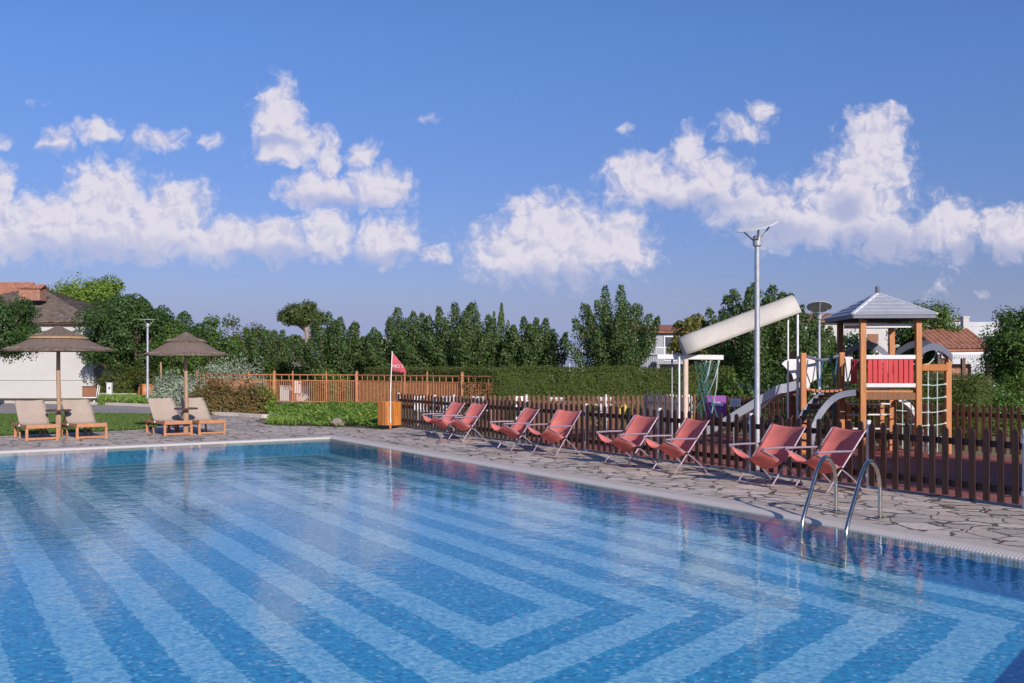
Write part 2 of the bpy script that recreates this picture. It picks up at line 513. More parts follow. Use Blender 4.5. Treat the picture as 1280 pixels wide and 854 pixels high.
def ground_mat(name, a, b, c, s1, s2, bump=.4, joints=0):
    m, q, out = newmat(name)
    tc = q.n('ShaderNodeTexCoord')
    o = tc.outputs['Object']
    col = q.mix(q.ramp(q.noise(o, s1, 5), .35, .65), c4(a), c4(b))
    n2 = q.noise(o, s2, 6, .7)
    col = q.mix(q.ramp(n2, .45, .75, 0, .7), col, c4(c))
    if joints:
        br = q.n('ShaderNodeTexBrick')
        q.put(br.inputs['Vector'], o)
        br.offset = 0
        br.inputs['Scale'].default_value = 1.0
        br.inputs['Brick Width'].default_value = .5
        br.inputs['Row Height'].default_value = .5
        br.inputs['Mortar Size'].default_value = .008
        col = q.mix(br.outputs['Fac'], col, (.08, .03, .03, 1))
    p = q.n('ShaderNodeBsdfPrincipled')
    q.put(p.inputs['Base Color'], col)
    p.inputs['Roughness'].default_value = .92
    p.inputs['Specular IOR Level'].default_value = .25
    bu = q.n('ShaderNodeBump')
    bu.inputs['Strength'].default_value = bump
    bu.inputs['Distance'].default_value = .03
    q.put(bu.inputs['Height'], n2)
    q.put(p.inputs['Normal'], bu.outputs[0])
    q.put(out.inputs[0], p.outputs[0])
    return m
M['earth'] = ground_mat('earth', (.16, .15, .07), (.24, .19, .12), (.09, .12, .04), .3, 4)
M['lawn'] = ground_mat('lawn', (.07, .12, .025), (.11, .15, .04), (.05, .085, .02), .8, 18)
M['path'] = ground_mat('path', (.30, .27, .25), (.36, .32, .29), (.24, .21, .20), .6, 9, .2)
M['rubber'] = ground_mat('rubber', (.30, .10, .085), (.36, .13, .11), (.22, .08, .075), .8, 25, .3, joints=1)


# ------------------------------------------------------------------ mesh builder and object helpers
class MB:
    def __init__(s):
        s.v = []; s.f = []; s.uv = None
    def add(s, vs, fs):
        o = len(s.v)
        s.v += [tuple(p) for p in vs]
        s.f += [tuple(i + o for i in f) for f in fs]
        return s
    def box(s, c, size, rz=0.0, mat=None):
        hx, hy, hz = size[0] / 2, size[1] / 2, size[2] / 2
        m = mat or Matrix.Rotation(rz, 3, 'Z')
        vs = [Vector(c) + m @ Vector((x * hx, y * hy, z * hz)) for x in (-1, 1) for y in (-1, 1) for z in (-1, 1)]
        return s.add(vs, [(0, 1, 3, 2), (4, 6, 7, 5), (0, 4, 5, 1), (2, 3, 7, 6), (0, 2, 6, 4), (1, 5, 7, 3)])
    def bar(s, a, b, w, h, up=(0, 0, 1)):
        a, b = Vector(a), Vector(b)
        d = b - a
        L = d.length
        d.normalize()
        upv = Vector(up)
        if abs(d.dot(upv)) > .98: upv = Vector((0, 1, 0))
        y = upv.cross(d).normalized()
        z = d.cross(y)
        m = Matrix((d, y, z)).transposed()
        return s.box((a + b) / 2, (L, w, h), mat=m)
    def tube(s, pts, r, seg=8, caps=True):
        pts = [Vector(p) for p in pts]
        n = len(pts)
        rad = r if isinstance(r, (list, tuple)) else [r] * n
        T = []
        for i in range(n):
            d = pts[min(i + 1, n - 1)] - pts[max(i - 1, 0)]
            T.append(d.normalized())
        ref = Vector((0, 0, 1)) if abs(T[0].z) < .9 else Vector((1, 0, 0))
        nx = T[0].cross(ref).normalized()
        vs = []
        for i in range(n):
            nx = (nx - T[i] * nx.dot(T[i]))
            if nx.length < 1e-6: nx = T[i].orthogonal()
            nx.normalize()
            ny = T[i].cross(nx)
            for k in range(seg):
                a = 2 * math.pi * k / seg
                vs.append(pts[i] + (nx * math.cos(a) + ny * math.sin(a)) * rad[i])
        fs = [(i * seg + k, i * seg + (k + 1) % seg, (i + 1) * seg + (k + 1) % seg, (i + 1) * seg + k) for i in range(n - 1) for k in range(seg)]
        if caps:
            fs.append(tuple(range(seg - 1, -1, -1)))
            fs.append(tuple((n - 1) * seg + k for k in range(seg)))
        return s.add(vs, fs)
    def lathe(s, prof, seg=24, c=(0, 0, 0), jit=0.0, closed=True):
        vs, fs = [], []
        for (r, z) in prof:
            for k in range(seg):
                a = 2 * math.pi * k / seg
                j = 1 + random.uniform(-jit, jit)
                vs.append((c[0] + r * j * math.cos(a), c[1] + r * j * math.sin(a), c[2] + z))
        for i in range(len(prof) - 1):
            for k in range(seg):
                fs.append((i * seg + k, i * seg + (k + 1) % seg, (i + 1) * seg + (k + 1) % seg, (i + 1) * seg + k))
        if closed:
            if prof[0][0] > 1e-5: fs.append(tuple(range(seg - 1, -1, -1)))
            if prof[-1][0] > 1e-5: fs.append(tuple((len(prof) - 1) * seg + k for k in range(seg)))
        return s.add(vs, fs)
    def prism(s, outline, off):
        """planar outline (3D points) extruded by off"""
        n = len(outline)
        o = [Vector(p) for p in outline]
        off = Vector(off)
        vs = o + [p + off for p in o]
        tris = tessellate_polygon([o])
        fs = [tuple(t) for t in tris] + [tuple(i + n for i in reversed(t)) for t in tris]
        fs += [(i, i + n, (i + 1) % n + n, (i + 1) % n) for i in range(n)]
        return s.add(vs, fs)
    def build(s, name, mat, parent=None, smooth=False, bevel=0.0, loc=None):
        me = bpy.data.meshes.new(name)
        me.from_pydata(s.v, [], s.f)
        me.validate()
        me.update()
        if smooth:
            me.shade_smooth()
            try: me.set_sharp_from_angle(angle=R(40))
            except Exception: pass
        me.materials.append(mat)
        o = bpy.data.objects.new(name, me)
        COL.objects.link(o)
        if parent: o.parent = parent
        if loc is not None: o.location = loc
        if bevel:
            b = o.modifiers.new("bevel", 'BEVEL')
            b.width = bevel
            b.segments = 2
            b.limit_method = 'ANGLE'
        return o

def tag(o, label=None, cat=None, group=None, kind=None):
    if label: o['label'] = label
    if cat: o['category'] = cat
    if group: o['group'] = group
    if kind: o['kind'] = kind
    return o
def thing(name, loc, rz, label, cat, group=None):
    o = bpy.data.objects.new(name, None)
    COL.objects.link(o)
    o.empty_display_size = .3
    o.location = loc
    o.rotation_euler = (0, 0, rz)
    return tag(o, label, cat, group)
def copy_tree(o, parent=None):
    c = o.copy()
    COL.objects.link(c)
    if parent: c.parent = parent
    for ch in list(o.children):
        copy_tree(ch, c)
    return c
def sheet(name, outer, hole, z, mat):
    polys = [[Vector((p.x, p.y, 0)) for p in outer]]
    if hole: polys.append([Vector((p.x, p.y, 0)) for p in hole])
    flat = [p for pl in polys for p in pl]
    b = MB()
    fs = []
    for t in tessellate_polygon(polys):
        a, c, d = (flat[i] for i in t)
        fs.append(t if (c - a).cross(d - a).z > 0 else tuple(reversed(t)))
    b.add([(p.x, p.y, z) for p in flat], fs)
    o = b.build(name, mat)
    o['kind'] = 'structure'
    return o
def offset_poly(poly, off):
    """grow a clockwise/counter-clockwise polygon outwards"""
    n = len(poly)
    area = sum(poly[i].x * poly[(i + 1) % n].y - poly[(i + 1) % n].x * poly[i].y for i in range(n))
    sg = 1 if area > 0 else -1
    res = []
    for i in range(n):
        a, b, c = poly[i - 1], poly[i], poly[(i + 1) % n]
        d1, d2 = (b - a).normalized(), (c - b).normalized()
        n1, n2 = Vector((d1.y, -d1.x, 0)) * sg, Vector((d2.y, -d2.x, 0)) * sg
        m = (n1 + n2)
        m = m / max(.2, m.dot(n1)) if m.length > 1e-6 else n1
        res.append(b + m * off)
    return res


# ------------------------------------------------------------------ foliage
RNG = np.random.default_rng(11)
def leaf_mesh(name, pts, nrm, size, mat, parent, aspect=.55, jitter=.9, loc=None, droop=0.0):
    n = len(pts)
    nr = nrm + RNG.normal(size=(n, 3)) * jitter
    nr /= np.linalg.norm(nr, axis=1, keepdims=True) + 1e-9
    t = RNG.normal(size=(n, 3))
    t[:, 2] -= droop
    t -= nr * (t * nr).sum(1, keepdims=True)
    t /= np.linalg.norm(t, axis=1, keepdims=True) + 1e-9
    b = np.cross(nr, t)
    s = (size * RNG.uniform(.65, 1.35, n))[:, None]
    v = np.empty((n, 4, 3))
    v[:, 0] = pts - t * s * .5
    v[:, 1] = pts + b * s * aspect * .5 + nr * s * .08
    v[:, 2] = pts + t * s * .5
    v[:, 3] = pts - b * s * aspect * .5 + nr * s * .08
    me = bpy.data.meshes.new(name)
    me.vertices.add(n * 4)
    me.vertices.foreach_set('co', v.reshape(-1))
    me.loops.add(n * 4)
    me.loops.foreach_set('vertex_index', np.arange(n * 4, dtype=np.int32))
    me.polygons.add(n)
    me.polygons.foreach_set('loop_start', np.arange(n, dtype=np.int32) * 4)
    me.polygons.foreach_set('loop_total', np.full(n, 4, dtype=np.int32))
    me.update(calc_edges=True)
    me.materials.append(mat)
    o = bpy.data.objects.new(name, me)
    COL.objects.link(o)
    if parent: o.parent = parent
    if loc is not None: o.location = loc
    return o

def unit(v):
    return v / (np.linalg.norm(v, axis=-1, keepdims=True) + 1e-9)

def mulberry(loc, h, w, label, nf=26, leaf=.095, mat='lf_mulberry', h0f=.22, dens=1200, group=None, thin=1.0, name='mulberry_tree'):
    root = thing(name, loc, 0, label, 'tree', group)
    h0 = h * h0f
    tb = MB()
    tb.tube([(0, 0, -.1), (.03, 0, h0 * .5), (0, .02, h0)], [.17, .13, .15], 9)
    P, N = [], []
    nf = int(nf * .95)
    for i in range(nf):
        ring = math.sqrt((i + .5) / nf)
        a = i * 2.39996 + RNG.uniform(-.25, .25)
        reach = ring * w * .5 * RNG.uniform(.80, 1.22)
        top = h * (1 - .40 * ring ** 2.0) * RNG.uniform(.84, 1.0)
        st = np.array([.05 * math.cos(a), .05 * math.sin(a), h0])
        en = np.array([reach * math.cos(a), reach * math.sin(a), max(top, h0 + .5)])
        mid = st * .5 + en * .5 + np.array([math.cos(a), math.sin(a), -.8]) * .20 * reach
        ts = np.linspace(0, 1, 9)[:, None]
        cv = (1 - ts) ** 2 * st + 2 * ts * (1 - ts) * mid + ts ** 2 * en
        tb.tube([tuple(p) for p in cv], list(np.linspace(.06, .012, 9)), 5, caps=False)
        n = int(dens * 1.05 * RNG.uniform(.8, 1.2) * (.6 + .6 * np.linalg.norm(en - st) / h))
        t = RNG.uniform(.10, 1.02, n) ** .9
        t = t[:, None]
        c = (1 - t) ** 2 * st + 2 * t * (1 - t) * mid + t ** 2 * en
        rmax = .108 * w * RNG.uniform(.75, 1.15) * thin
        prof = rmax * (np.clip(t * 3.0, 0, 1) ** .6) * (np.clip((1.06 - t) * 3.2, .16, 1) ** .7)
        d = unit(RNG.normal(size=(n, 3)) * np.array([1, 1, .45]))
        rad = RNG.uniform(.25, 1, (n, 1)) ** .55
        P.append(c + d * prof * rad)
        N.append(d + np.array([0, 0, .35]))
    tb.build('trunk', M['bark'], root, smooth=True)
    leaf_mesh('crown', np.concatenate(P), np.concatenate(N), leaf, M[mat], root, .7, .55, droop=.6)
    return root

def broadleaf(loc, h, w, label, mat, ncl=40, leaf=.17, per=230, z0f=.25, cat='tree', name='leafy_tree', group=None, trunk='bark', squash=1.0, clump=.2, sharp=0.0):
    root = thing(name, loc, 0, label, cat, group)
    tb = MB()
    zc, rz, rx = h * (1 + z0f) / 2, h * (1 - z0f) / 2, w / 2
    tb.tube([(0, 0, -.1), (.04, .03, h * .3), (-.03, .05, h * .55), (0, 0, h * .75)], [.045 * w, .035 * w, .022 * w, .01], 8)
    P, N = [], []
    for i in range(ncl):
        d = unit(RNG.normal(size=3) * np.array([1, 1, 1]))
        rr = RNG.uniform(.30, .86) ** .6
        if d[2] < -.3: rr *= .9
        c = np.array([d[0] * rx * rr, d[1] * rx * rr, zc + d[2] * rz * rr])
        cr = w * clump * RNG.uniform(.6, 1.15)
        s = np.array([0, 0, h * (RNG.uniform(.56, .72) if z0f > .3 else RNG.uniform(.25, .6))])
        md = s * .5 + c * .5 + np.array([0, 0, -.1 * h])
        tb.tube([tuple(s), tuple(md), tuple(c)], [.012 * w, .008 * w, .004 * w], 5, caps=False)
        n = int(per * RNG.uniform(.7, 1.3))
        dd = unit(RNG.normal(size=(n, 3)) * np.array([1, 1, .72 * squash]))
        rad = RNG.uniform(0.1, 1.0, (n, 1)) ** .5
        q_ = dd * rad * cr
        if sharp: q_[:, 2] += sharp * cr * (1 - rad[:, 0])
        P.append(c + q_)
        N.append(dd + unit(c - np.array([0, 0, zc])) * .5 + np.array([0, 0, .3]))
    tb.build('trunk', M[trunk], root, smooth=True)
    leaf_mesh('crown', np.concatenate(P), np.concatenate(N), leaf, M[mat], root, .6, .7, droop=.4)
    return root

def bush(loc, rx, ry, h, label, mat, n=3000, leaf=.08, name='shrub', cat='shrub', group=None, lump=.25):
    """one rounded shrub: stems and a loose shell of leaves with lumps"""
    root = thing(name, loc, 0, label, cat, group)
    sb = MB()
    for k in range(9):
        a = k * 2.4
        rr = .55 * math.sqrt(k / 9)
        sb.tube([(0.05 * math.cos(a), .05 * math.sin(a), 0), (rr * rx * .6 * math.cos(a), rr * ry * .6 * math.sin(a), h * .45), (rr * rx * math.cos(a), rr * ry * math.sin(a), h * .8)], [.02, .014, .006], 5)
    sb.build('stem', M['bark'], root, smooth=True)
    d = unit(RNG.normal(size=(n, 3)))
    d[:, 2] = np.abs(d[:, 2])
    ph = RNG.uniform(0, 6.28, 6)
    lum = 1 + lump * (np.sin(d[:, 0] * 5 + ph[0]) * np.sin(d[:, 1] * 6 + ph[1]) + .5 * np.sin(d[:, 0] * 11 + ph[2]) * np.sin(d[:, 2] * 9 + ph[3]))
    rad = RNG.uniform(.2, 1.0, n) ** .33 * lum
    p = d * rad[:, None] * np.array([rx, ry, h])
    p[:, 2] = np.maximum(p[:, 2], .02)
    leaf_mesh('foliage', p, d + np.array([0, 0, .4]), leaf, M[mat], root, .6, .7)
    return root

def hedge(a, b, th, h, label, mat, dens=330, leaf=.075, name='clipped_hedge', wob=.04):
    """a clipped hedge between two ground points: woody core volume plus leaves over its faces"""
    a, b = Vector(a), Vector(b)
    d = b - a
    L = d.length
    root = thing(name, (a + b) / 2, math.atan2(d.y, d.x), label, 'hedge')
    cb = MB()
    cb.box((0, 0, (h - .12) / 2), (L - .2, th - .22, h - .12))
    cb.build('hedge_core', M[mat], root)
    P, N = [], []
    for (ax, area) in (('top', L * th), ('front', L * h), ('back', L * h * .5), ('e1', th * h), ('e2', th * h)):
        n = int(area * dens)
        u_, v_ = RNG.uniform(-.5, .5, n), RNG.uniform(-.5, .5, n)
        z = (v_ + .5) * h
        o = np.abs(RNG.normal(0, wob, n)) * np.where(RNG.uniform(size=n) < .5, -1, 1)
        if ax == 'top': p = np.stack([u_ * L, v_ * th, h + o - .02], 1); nn = (0, 0, 1)
        elif ax == 'front': p = np.stack([u_ * L, -th / 2 + o, z], 1); nn = (0, -1, .3)
        elif ax == 'back': p = np.stack([u_ * L, th / 2 + o, z], 1); nn = (0, 1, .3)
        elif ax == 'e1': p = np.stack([-L / 2 + o, u_ * th, z], 1); nn = (-1, 0, .3)
        else: p = np.stack([L / 2 + o, u_ * th, z], 1); nn = (1, 0, .3)
        P.append(p)
        N.append(np.tile(np.array(nn), (n, 1)))
    P = np.concatenate(P)
    P[:, 1] += .05 * np.sin(P[:, 0] * 1.7) + .03 * np.sin(P[:, 0] * 5.1 + P[:, 2] * 3)
    P[:, 2] += .03 * np.sin(P[:, 0] * 2.3 + 1) * (P[:, 2] > h * .8)
    leaf_mesh('foliage', P, np.concatenate(N), leaf, M[mat], root, .6, .8)
    return root


# ================================================================== THE SETTING
gz = -.05
big = [Vector((-900, -300, 0)), Vector((900, -300, 0)), Vector((900, 1500, 0)), Vector((-900, 1500, 0))]
sheet('ground', big, offset_poly(POOL, .25), gz, M['earth'])

# front picket fence line
FP0 = Vector((6.45, 12.52, 0))
FSTEP = 2.42
def fence_pt(k): return FP0 + U * (FSTEP * k) + V * (.02 * k)

far_edge = [G(479, 537.5), G(440, 534.5), G(400, 533.5), G(360, 533), G(332, 531), G(318, 527), G(330, 522.5), G(300, 520), G(262, 518), G(245, 513.5), G(195, 508.5), G(120, 505.5), G(0, 503.5), Vector((-60, 47, 0))]
deck_outer = [fence_pt(-6) + V * .25, fence_pt(8) + V * .25] + far_edge + [Vector((-60, -40, 0)), Vector((30, -40, 0))]
sheet('pool_deck', deck_outer, offset_poly(POOL, .46), 0.0, M['paving'])

# coping round the pool: smooth band, ridged lip, both real steps
def ring(name, rings, mat, kind='structure', uv=False):
    """rings: list of (offset, z) swept round the pool outline"""
    b = MB()
    loops = [[Vector((p.x, p.y, z)) for p in offset_poly(POOL, off)] for off, z in rings]
    n = len(POOL)
    uvs = []
    for i in range(n):
        for k in range(len(loops) - 1):
            a, bb, c, d = loops[k][i], loops[k][(i + 1) % n], loops[k + 1][(i + 1) % n], loops[k + 1][i]
            b.add([a, bb, c, d], [(0, 1, 2, 3)])
            dr = (POOL[(i + 1) % n] - POOL[i]).normalized()
            uvs += [(dr.dot(p), 0) for p in (a, bb, c, d)]
    o = b.build(name, mat)
    if uv:
        l = o.data.uv_layers.new(name='UVMap')
        for lp in o.data.loops: l.data[lp.index].uv = uvs[lp.vertex_index]
    o['kind'] = kind
    return o
ring('pool_border', [(.48, -.02), (.46, .009), (.20, .009), (.20, -.02)], M['coping'])
ring('pool_coping', [(.197, -.02), (.197, .012), (.17, .016), (.06, .014), (.02, .002), (.0, -.016), (0, -.10)], M['coping_ridged'], uv=True)
ring('pool_basin_wall', [(0, -.10), (0, -.40)], M['pool_wall'])
sheet('pool_floor', POOL, None, -.385, M['pool_floor'])
wsheet = sheet('pool_water', offset_poly(POOL, .012), None, -.016, M['water'])

# path and lawn beyond the far side
lawn_px = [(0, 518.5), (60, 517.5), (120, 517), (170, 517.5), (195, 519), (207, 523), (204, 530), (190, 536.5), (120, 540), (60, 542), (0, 545)]
lawn = [G(*p) for p in lawn_px] + [Vector((-19, 22, 0)), Vector((-30, 22, 0)), Vector((-32, 36, 0))]
sheet('lawn', lawn, None, .008, M['lawn'])
path_px = [(0, 504.2), (120, 506.2), (195, 509.2), (243, 514), (262, 518.6), (290, 521), (262, 524), (225, 522), (205, 519), (170, 516.8), (120, 516.2), (60, 516.8), (0, 517.8)]
sheet('garden_path', [G(*p) for p in path_px] + [Vector((-34, 37, 0)), Vector((-40, 48, 0))], None, .004, M['path'])
# grass blades on the lawn
def poly_scatter(poly, n):
    xs = np.array([p.x for p in poly]); ys = np.array([p.y for p in poly])
    out = []
    m = len(poly)
    while len(out) < n:
        x = RNG.uniform(xs.min(), xs.max(), n * 2); y = RNG.uniform(ys.min(), ys.max(), n * 2)
        ins = np.zeros(len(x), bool)
        j = m - 1
        for i in range(m):
            c = ((ys[i] > y) != (ys[j] > y)) & (x < (xs[j] - xs[i]) * (y - ys[i]) / (ys[j] - ys[i] + 1e-12) + xs[i])
            ins ^= c
            j = i
        out += list(zip(x[ins], y[ins]))
    return np.array(out[:n])
gp = poly_scatter(lawn[:11] + [Vector((-17, 23, 0))], 26000)
gp3 = np.column_stack([gp, np.full(len(gp), .03)])
o = leaf_mesh('lawn_grass', gp3, np.tile(np.array([0, -.8, .5]), (len(gp3), 1)), .075, M['grassblade'], None, .35, .6)
tag(o, kind='stuff')

# kerb along the far side of the path
kb = MB()
kp = [G(x, y) for x, y in [(0, 503.8), (60, 504.6), (120, 505.8), (195, 508.8), (232, 512.5), (247, 515.5), (262, 518.6), (300, 520.4), (330, 522.3), (380, 522.5)]]
for a, b in zip(kp[:-1], kp[1:]):
    kb.bar(a + Vector((0, 0, .05)), b + Vector((0, 0, .05)), .16, .14)
tag(kb.build('path_kerb', M['coping'], bevel=.015), kind='structure')

# playground floor
pl = [fence_pt(-6) + V * .25, fence_pt(4.6) + V * .25, Vector((-.5, 27.4, 0)), Vector((5.1, 27.6, 0)), Vector((5.1, 27.6, 0)) - U * 26]
sheet('playground_floor', pl, None, -.012, M['rubber'])
# garden soil behind the far deck
soil = [G(479, 537.5), G(400, 533.5), G(332, 531), G(318, 527), G(330, 522.5), G(300, 520), G(262, 518), Vector((-24, 50, 0)), Vector((-2, 50, 0)), fence_pt(8)]
sheet('garden_bed', soil, None, -.02, M['earth'])

# ================================================================== FENCES
def picket_fence(name, pts, label, mat, postmat, h=.98, slat=.09, gap=.098, th=.022, post_r=.035, posth=1.0, top_v=True):
    root = thing(name, pts[0], 0, label, 'fence')
    o0 = pts[0]
    for i, p in enumerate(pts):
        b = MB()
        b.tube([p - o0 + Vector((0, 0, -.03)), p - o0 + Vector((0, 0, posth))], post_r, 10)
        po = b.build('post', M[postmat], root, smooth=True)
        for zz in (.16, .82):
            cb = MB()
            cb.tube([p - o0 + Vector((0, 0, zz * posth)), p - o0 + Vector((0, 0, zz * posth + .06))], post_r * 1.45, 8)
            cb.build('clamp', M[postmat], po, smooth=True)
    for a, b_ in zip(pts[:-1], pts[1:]):
        d = (b_ - a)
        L = d.length
        d.normalize()
        nrm = Vector((d.y, -d.x, 0))
        if nrm.dot(V) > 0: nrm = -nrm
        p = MB()
        n = int(L / (slat + gap))
        st = L / n
        for k in range(n):
            c = a - o0 + d * (st * (k + .5))
            c = c + nrm * (.03)
            z0 = .05 + random.uniform(-.008, .008)
            hh = h + random.uniform(-.012, .012)
            tw = slat / 2
            tl = random.uniform(-.006, .006)
            pr = [c - d * tw + Vector((0, 0, z0)), c + d * tw + Vector((0, 0, z0)), c + d * (tw + tl) + Vector((0, 0, hh - .035)), c + d * (tw * .35 + tl) + Vector((0, 0, hh)), c - d * (tw * .35 - tl) + Vector((0, 0, hh)), c - d * (tw - tl) + Vector((0, 0, hh - .035))]
            p.prism(pr, nrm * th)
        pa = p.build('picket_panel', M[mat], root)
        for zz in (.22, .80):
            r_ = MB()
            r_.bar(a - o0 + Vector((0, 0, zz * h)), b_ - o0 + Vector((0, 0, zz * h)), .035, .085)
            r_.build('rail', M[mat], pa)
    return root
picket_fence('picket_fence', [fence_pt(k) for k in (-2, -1, 0, 1, 2, 3, 4, 5, 6, 7, 8)], 'dark brown picket fence on grey metal posts right behind the coral sling chairs', 'picket', 'pale_metal')
rb0 = Vector((5.1, 27.6, 0))
nrear = [rb0 - U * (2.42 * k) for k in range(0, 8)]
picket_fence('picket_fence', nrear[::-1], 'rear brown picket fence in front of the hedge, beyond the play tower', 'picket_far', 'grey_plastic', slat=.075, gap=.075, h=1.0)
picket_fence('picket_fence', [Vector((-1.6, 27.5, 0)), Vector((.4, 27.5, 0)), Vector((2.6, 27.55, 0)), Vector((4.9, 27.6, 0))], 'reddish brown picket fence crossing behind the middle chairs, below the long hedge', 'picket_far', 'pale_metal', slat=.07, gap=.06, h=.98, post_r=.025)
gpt = [A(806, 492, 24.5), A(868, 496, 22.6)]
picket_fence('picket_fence', [Vector((p.x, p.y, 0)) for p in gpt], 'short tan picket fence stretch by the beige post of the white awning', 'post_beige', 'play_wood_dark', slat=.05, gap=.07, h=1.12, post_r=.03, posth=1.15)

# rust coloured railing beyond the ground cover
def railing():
    pxs = [(246, 50), (311, 46.5), (343, 46), (366, 45.6), (408, 45), (446, 44.2), (506, 42), (534, 41), (578, 39.5), (621, 38)]
    pts = [Vector(((x - 640) / F * d, d, 0)) for x, d in pxs]
    root = thing('metal_railing', pts[0], 0, 'rust orange metal railing behind the low green ground cover', 'railing')
    o0 = pts[0]
    for i, p in enumerate(pts):
        thick = i in (2, 5, 8)
        b = MB()
        s = .12 if thick else .06
        b.box(p - o0 + Vector((0, 0, .73)), (s, s, 1.50))
        po = b.build('post', M['rust_rail'], root, bevel=.01)
        c = MB()
        c.lathe([(0.0, 1.48), (s * .55, 1.485), (s * .5, 1.53), (.0, 1.58)], 8, p - o0)
        c.build('finial', M['rust_rail'], po, smooth=True)
    for a, b_ in zip(pts[:-1], pts[1:]):
        d = b_ - a
        L = d.length
        d.normalize()
        pb = MB()
        for z in (.16, 1.12, 1.38):
            pb.bar(a - o0 + Vector((0, 0, z)), b_ - o0 + Vector((0, 0, z)), .04, .05)
        n = max(3, int(L / .095))
        for k in range(1, n):
            c = a - o0 + d * (L * k / n)
            pb.bar(c + Vector((0, 0, .16)), c + Vector((0, 0, 1.38 if k % 4 == 0 else 1.12)), .027, .027)
        pb.build('baluster_panel', M['rust_rail'], root)
railing()

# ================================================================== UMBRELLAS AND LOUNGERS
def umbrella(base, tip, rim, r, label, band=True):
    root = thing('thatch_umbrella', base, 0, label, 'parasol', 'thatched parasols beside the pool')
    p = MB()
    p.tube([(0, 0, -.02), (.012, .01, .8), (-.008, .012, 1.6), (0, 0, tip - .1)], [.055, .052, .05, .045], 10)
    p.build('pole', M['pole_wood'], root, smooth=True)
    s = MB()
    s.tube([(0, 0, -.02), (0, 0, .62)], .07, 12)
    s.build('pole_sleeve', M['pole_wood'], root, smooth=True)
    mid = rim + (tip - rim) * .56
    cm = MB()
    cm.lathe([(.0, mid + .10), (r * .2, mid + .06), (r * .48, rim + .29), (r * .8, rim + .10), (r, rim), (r * .985, rim - .05), (r * .6, rim + .10), (.06, mid - .04)], 64, jit=.012)
    rr = random.Random(3)
    for k in range(620):                     # straw ends hanging over the rim
        a = rr.uniform(0, 2 * math.pi)
        r0 = r * rr.uniform(.9, .985); z0 = rim + (r - r0) * .42 + .012
        L = rr.uniform(.05, .2) * rr.uniform(.6, 1)
        da = rr.uniform(-.012, .012)
        e = Vector((math.cos(a + da) * (r0 + L * .92), math.sin(a + da) * (r0 + L * .92), z0 - L * .42))
        b0 = Vector((math.cos(a) * r0, math.sin(a) * r0, z0))
        t = Vector((-math.sin(a), math.cos(a), 0)) * .008
        u_ = Vector((0, 0, .006))
        cm.add([b0 - t, b0 + t, b0 + u_ * 1.2, e], [(0, 1, 3), (1, 2, 3), (2, 0, 3)])
    cm.build('canopy', M['straw'], root, smooth=False)
    cp = MB()
    cp.lathe([(.0, tip), (.05, tip - .015), (r * .2, tip - .12), (r * .5, mid + .005), (r * .47, mid - .05), (.1, mid)], 48, jit=.02)
    for k in range(180):
        a = rr.uniform(0, 2 * math.pi)
        r0 = r * .42; z0 = mid + .05
        L = rr.uniform(.1, .17)
        e = Vector((math.cos(a) * (r0 + L), math.sin(a) * (r0 + L), z0 - L * .5))
        b0 = Vector((math.cos(a) * r0, math.sin(a) * r0, z0))
        t = Vector((-math.sin(a), math.cos(a), 0)) * .01
        cp.add([b0 - t, b0 + t, b0 + Vector((0, 0, .01)), e], [(0, 1, 3), (1, 2, 3), (2, 0, 3)])
    cp.build('canopy_cap', M['straw'], root)
    bd = MB()
    bd.lathe([(r * .50, mid - .012), (r * .56, mid - .055), (r * .57, mid - .07), (r * .5, mid - .045)], 40, jit=.008)
    if band: bd.build('binding', M['straw_pale'], root)
    rbm = MB()
    for k in range(8):
        a = k * math.pi / 4
        rbm.tube([(0.05 * math.cos(a), .05 * math.sin(a), mid - .1), (r * .93 * math.cos(a), r * .93 * math.sin(a), rim - .02)], .016, 6)
    rbm.build('canopy_ribs', M['pole_wood'], root)
    tp = MB()
    tp.lathe([(.07, .66), (.29, .66), (.30, .675), (.30, .69), (.29, .70), (.06, .70)], 28)
    tp.build('table_top', M['dark_wood'], root)
    return root
umbrella(G(73, 547.3), 2.80, 2.20, 1.22, 'larger thatched straw parasol with a pale binding band, by the left loungers')
umbrella(G(232.5, 543.5), 2.68, 2.10, 1.0, 'smaller thatched straw parasol before the reddish shrub, no pale band', False)

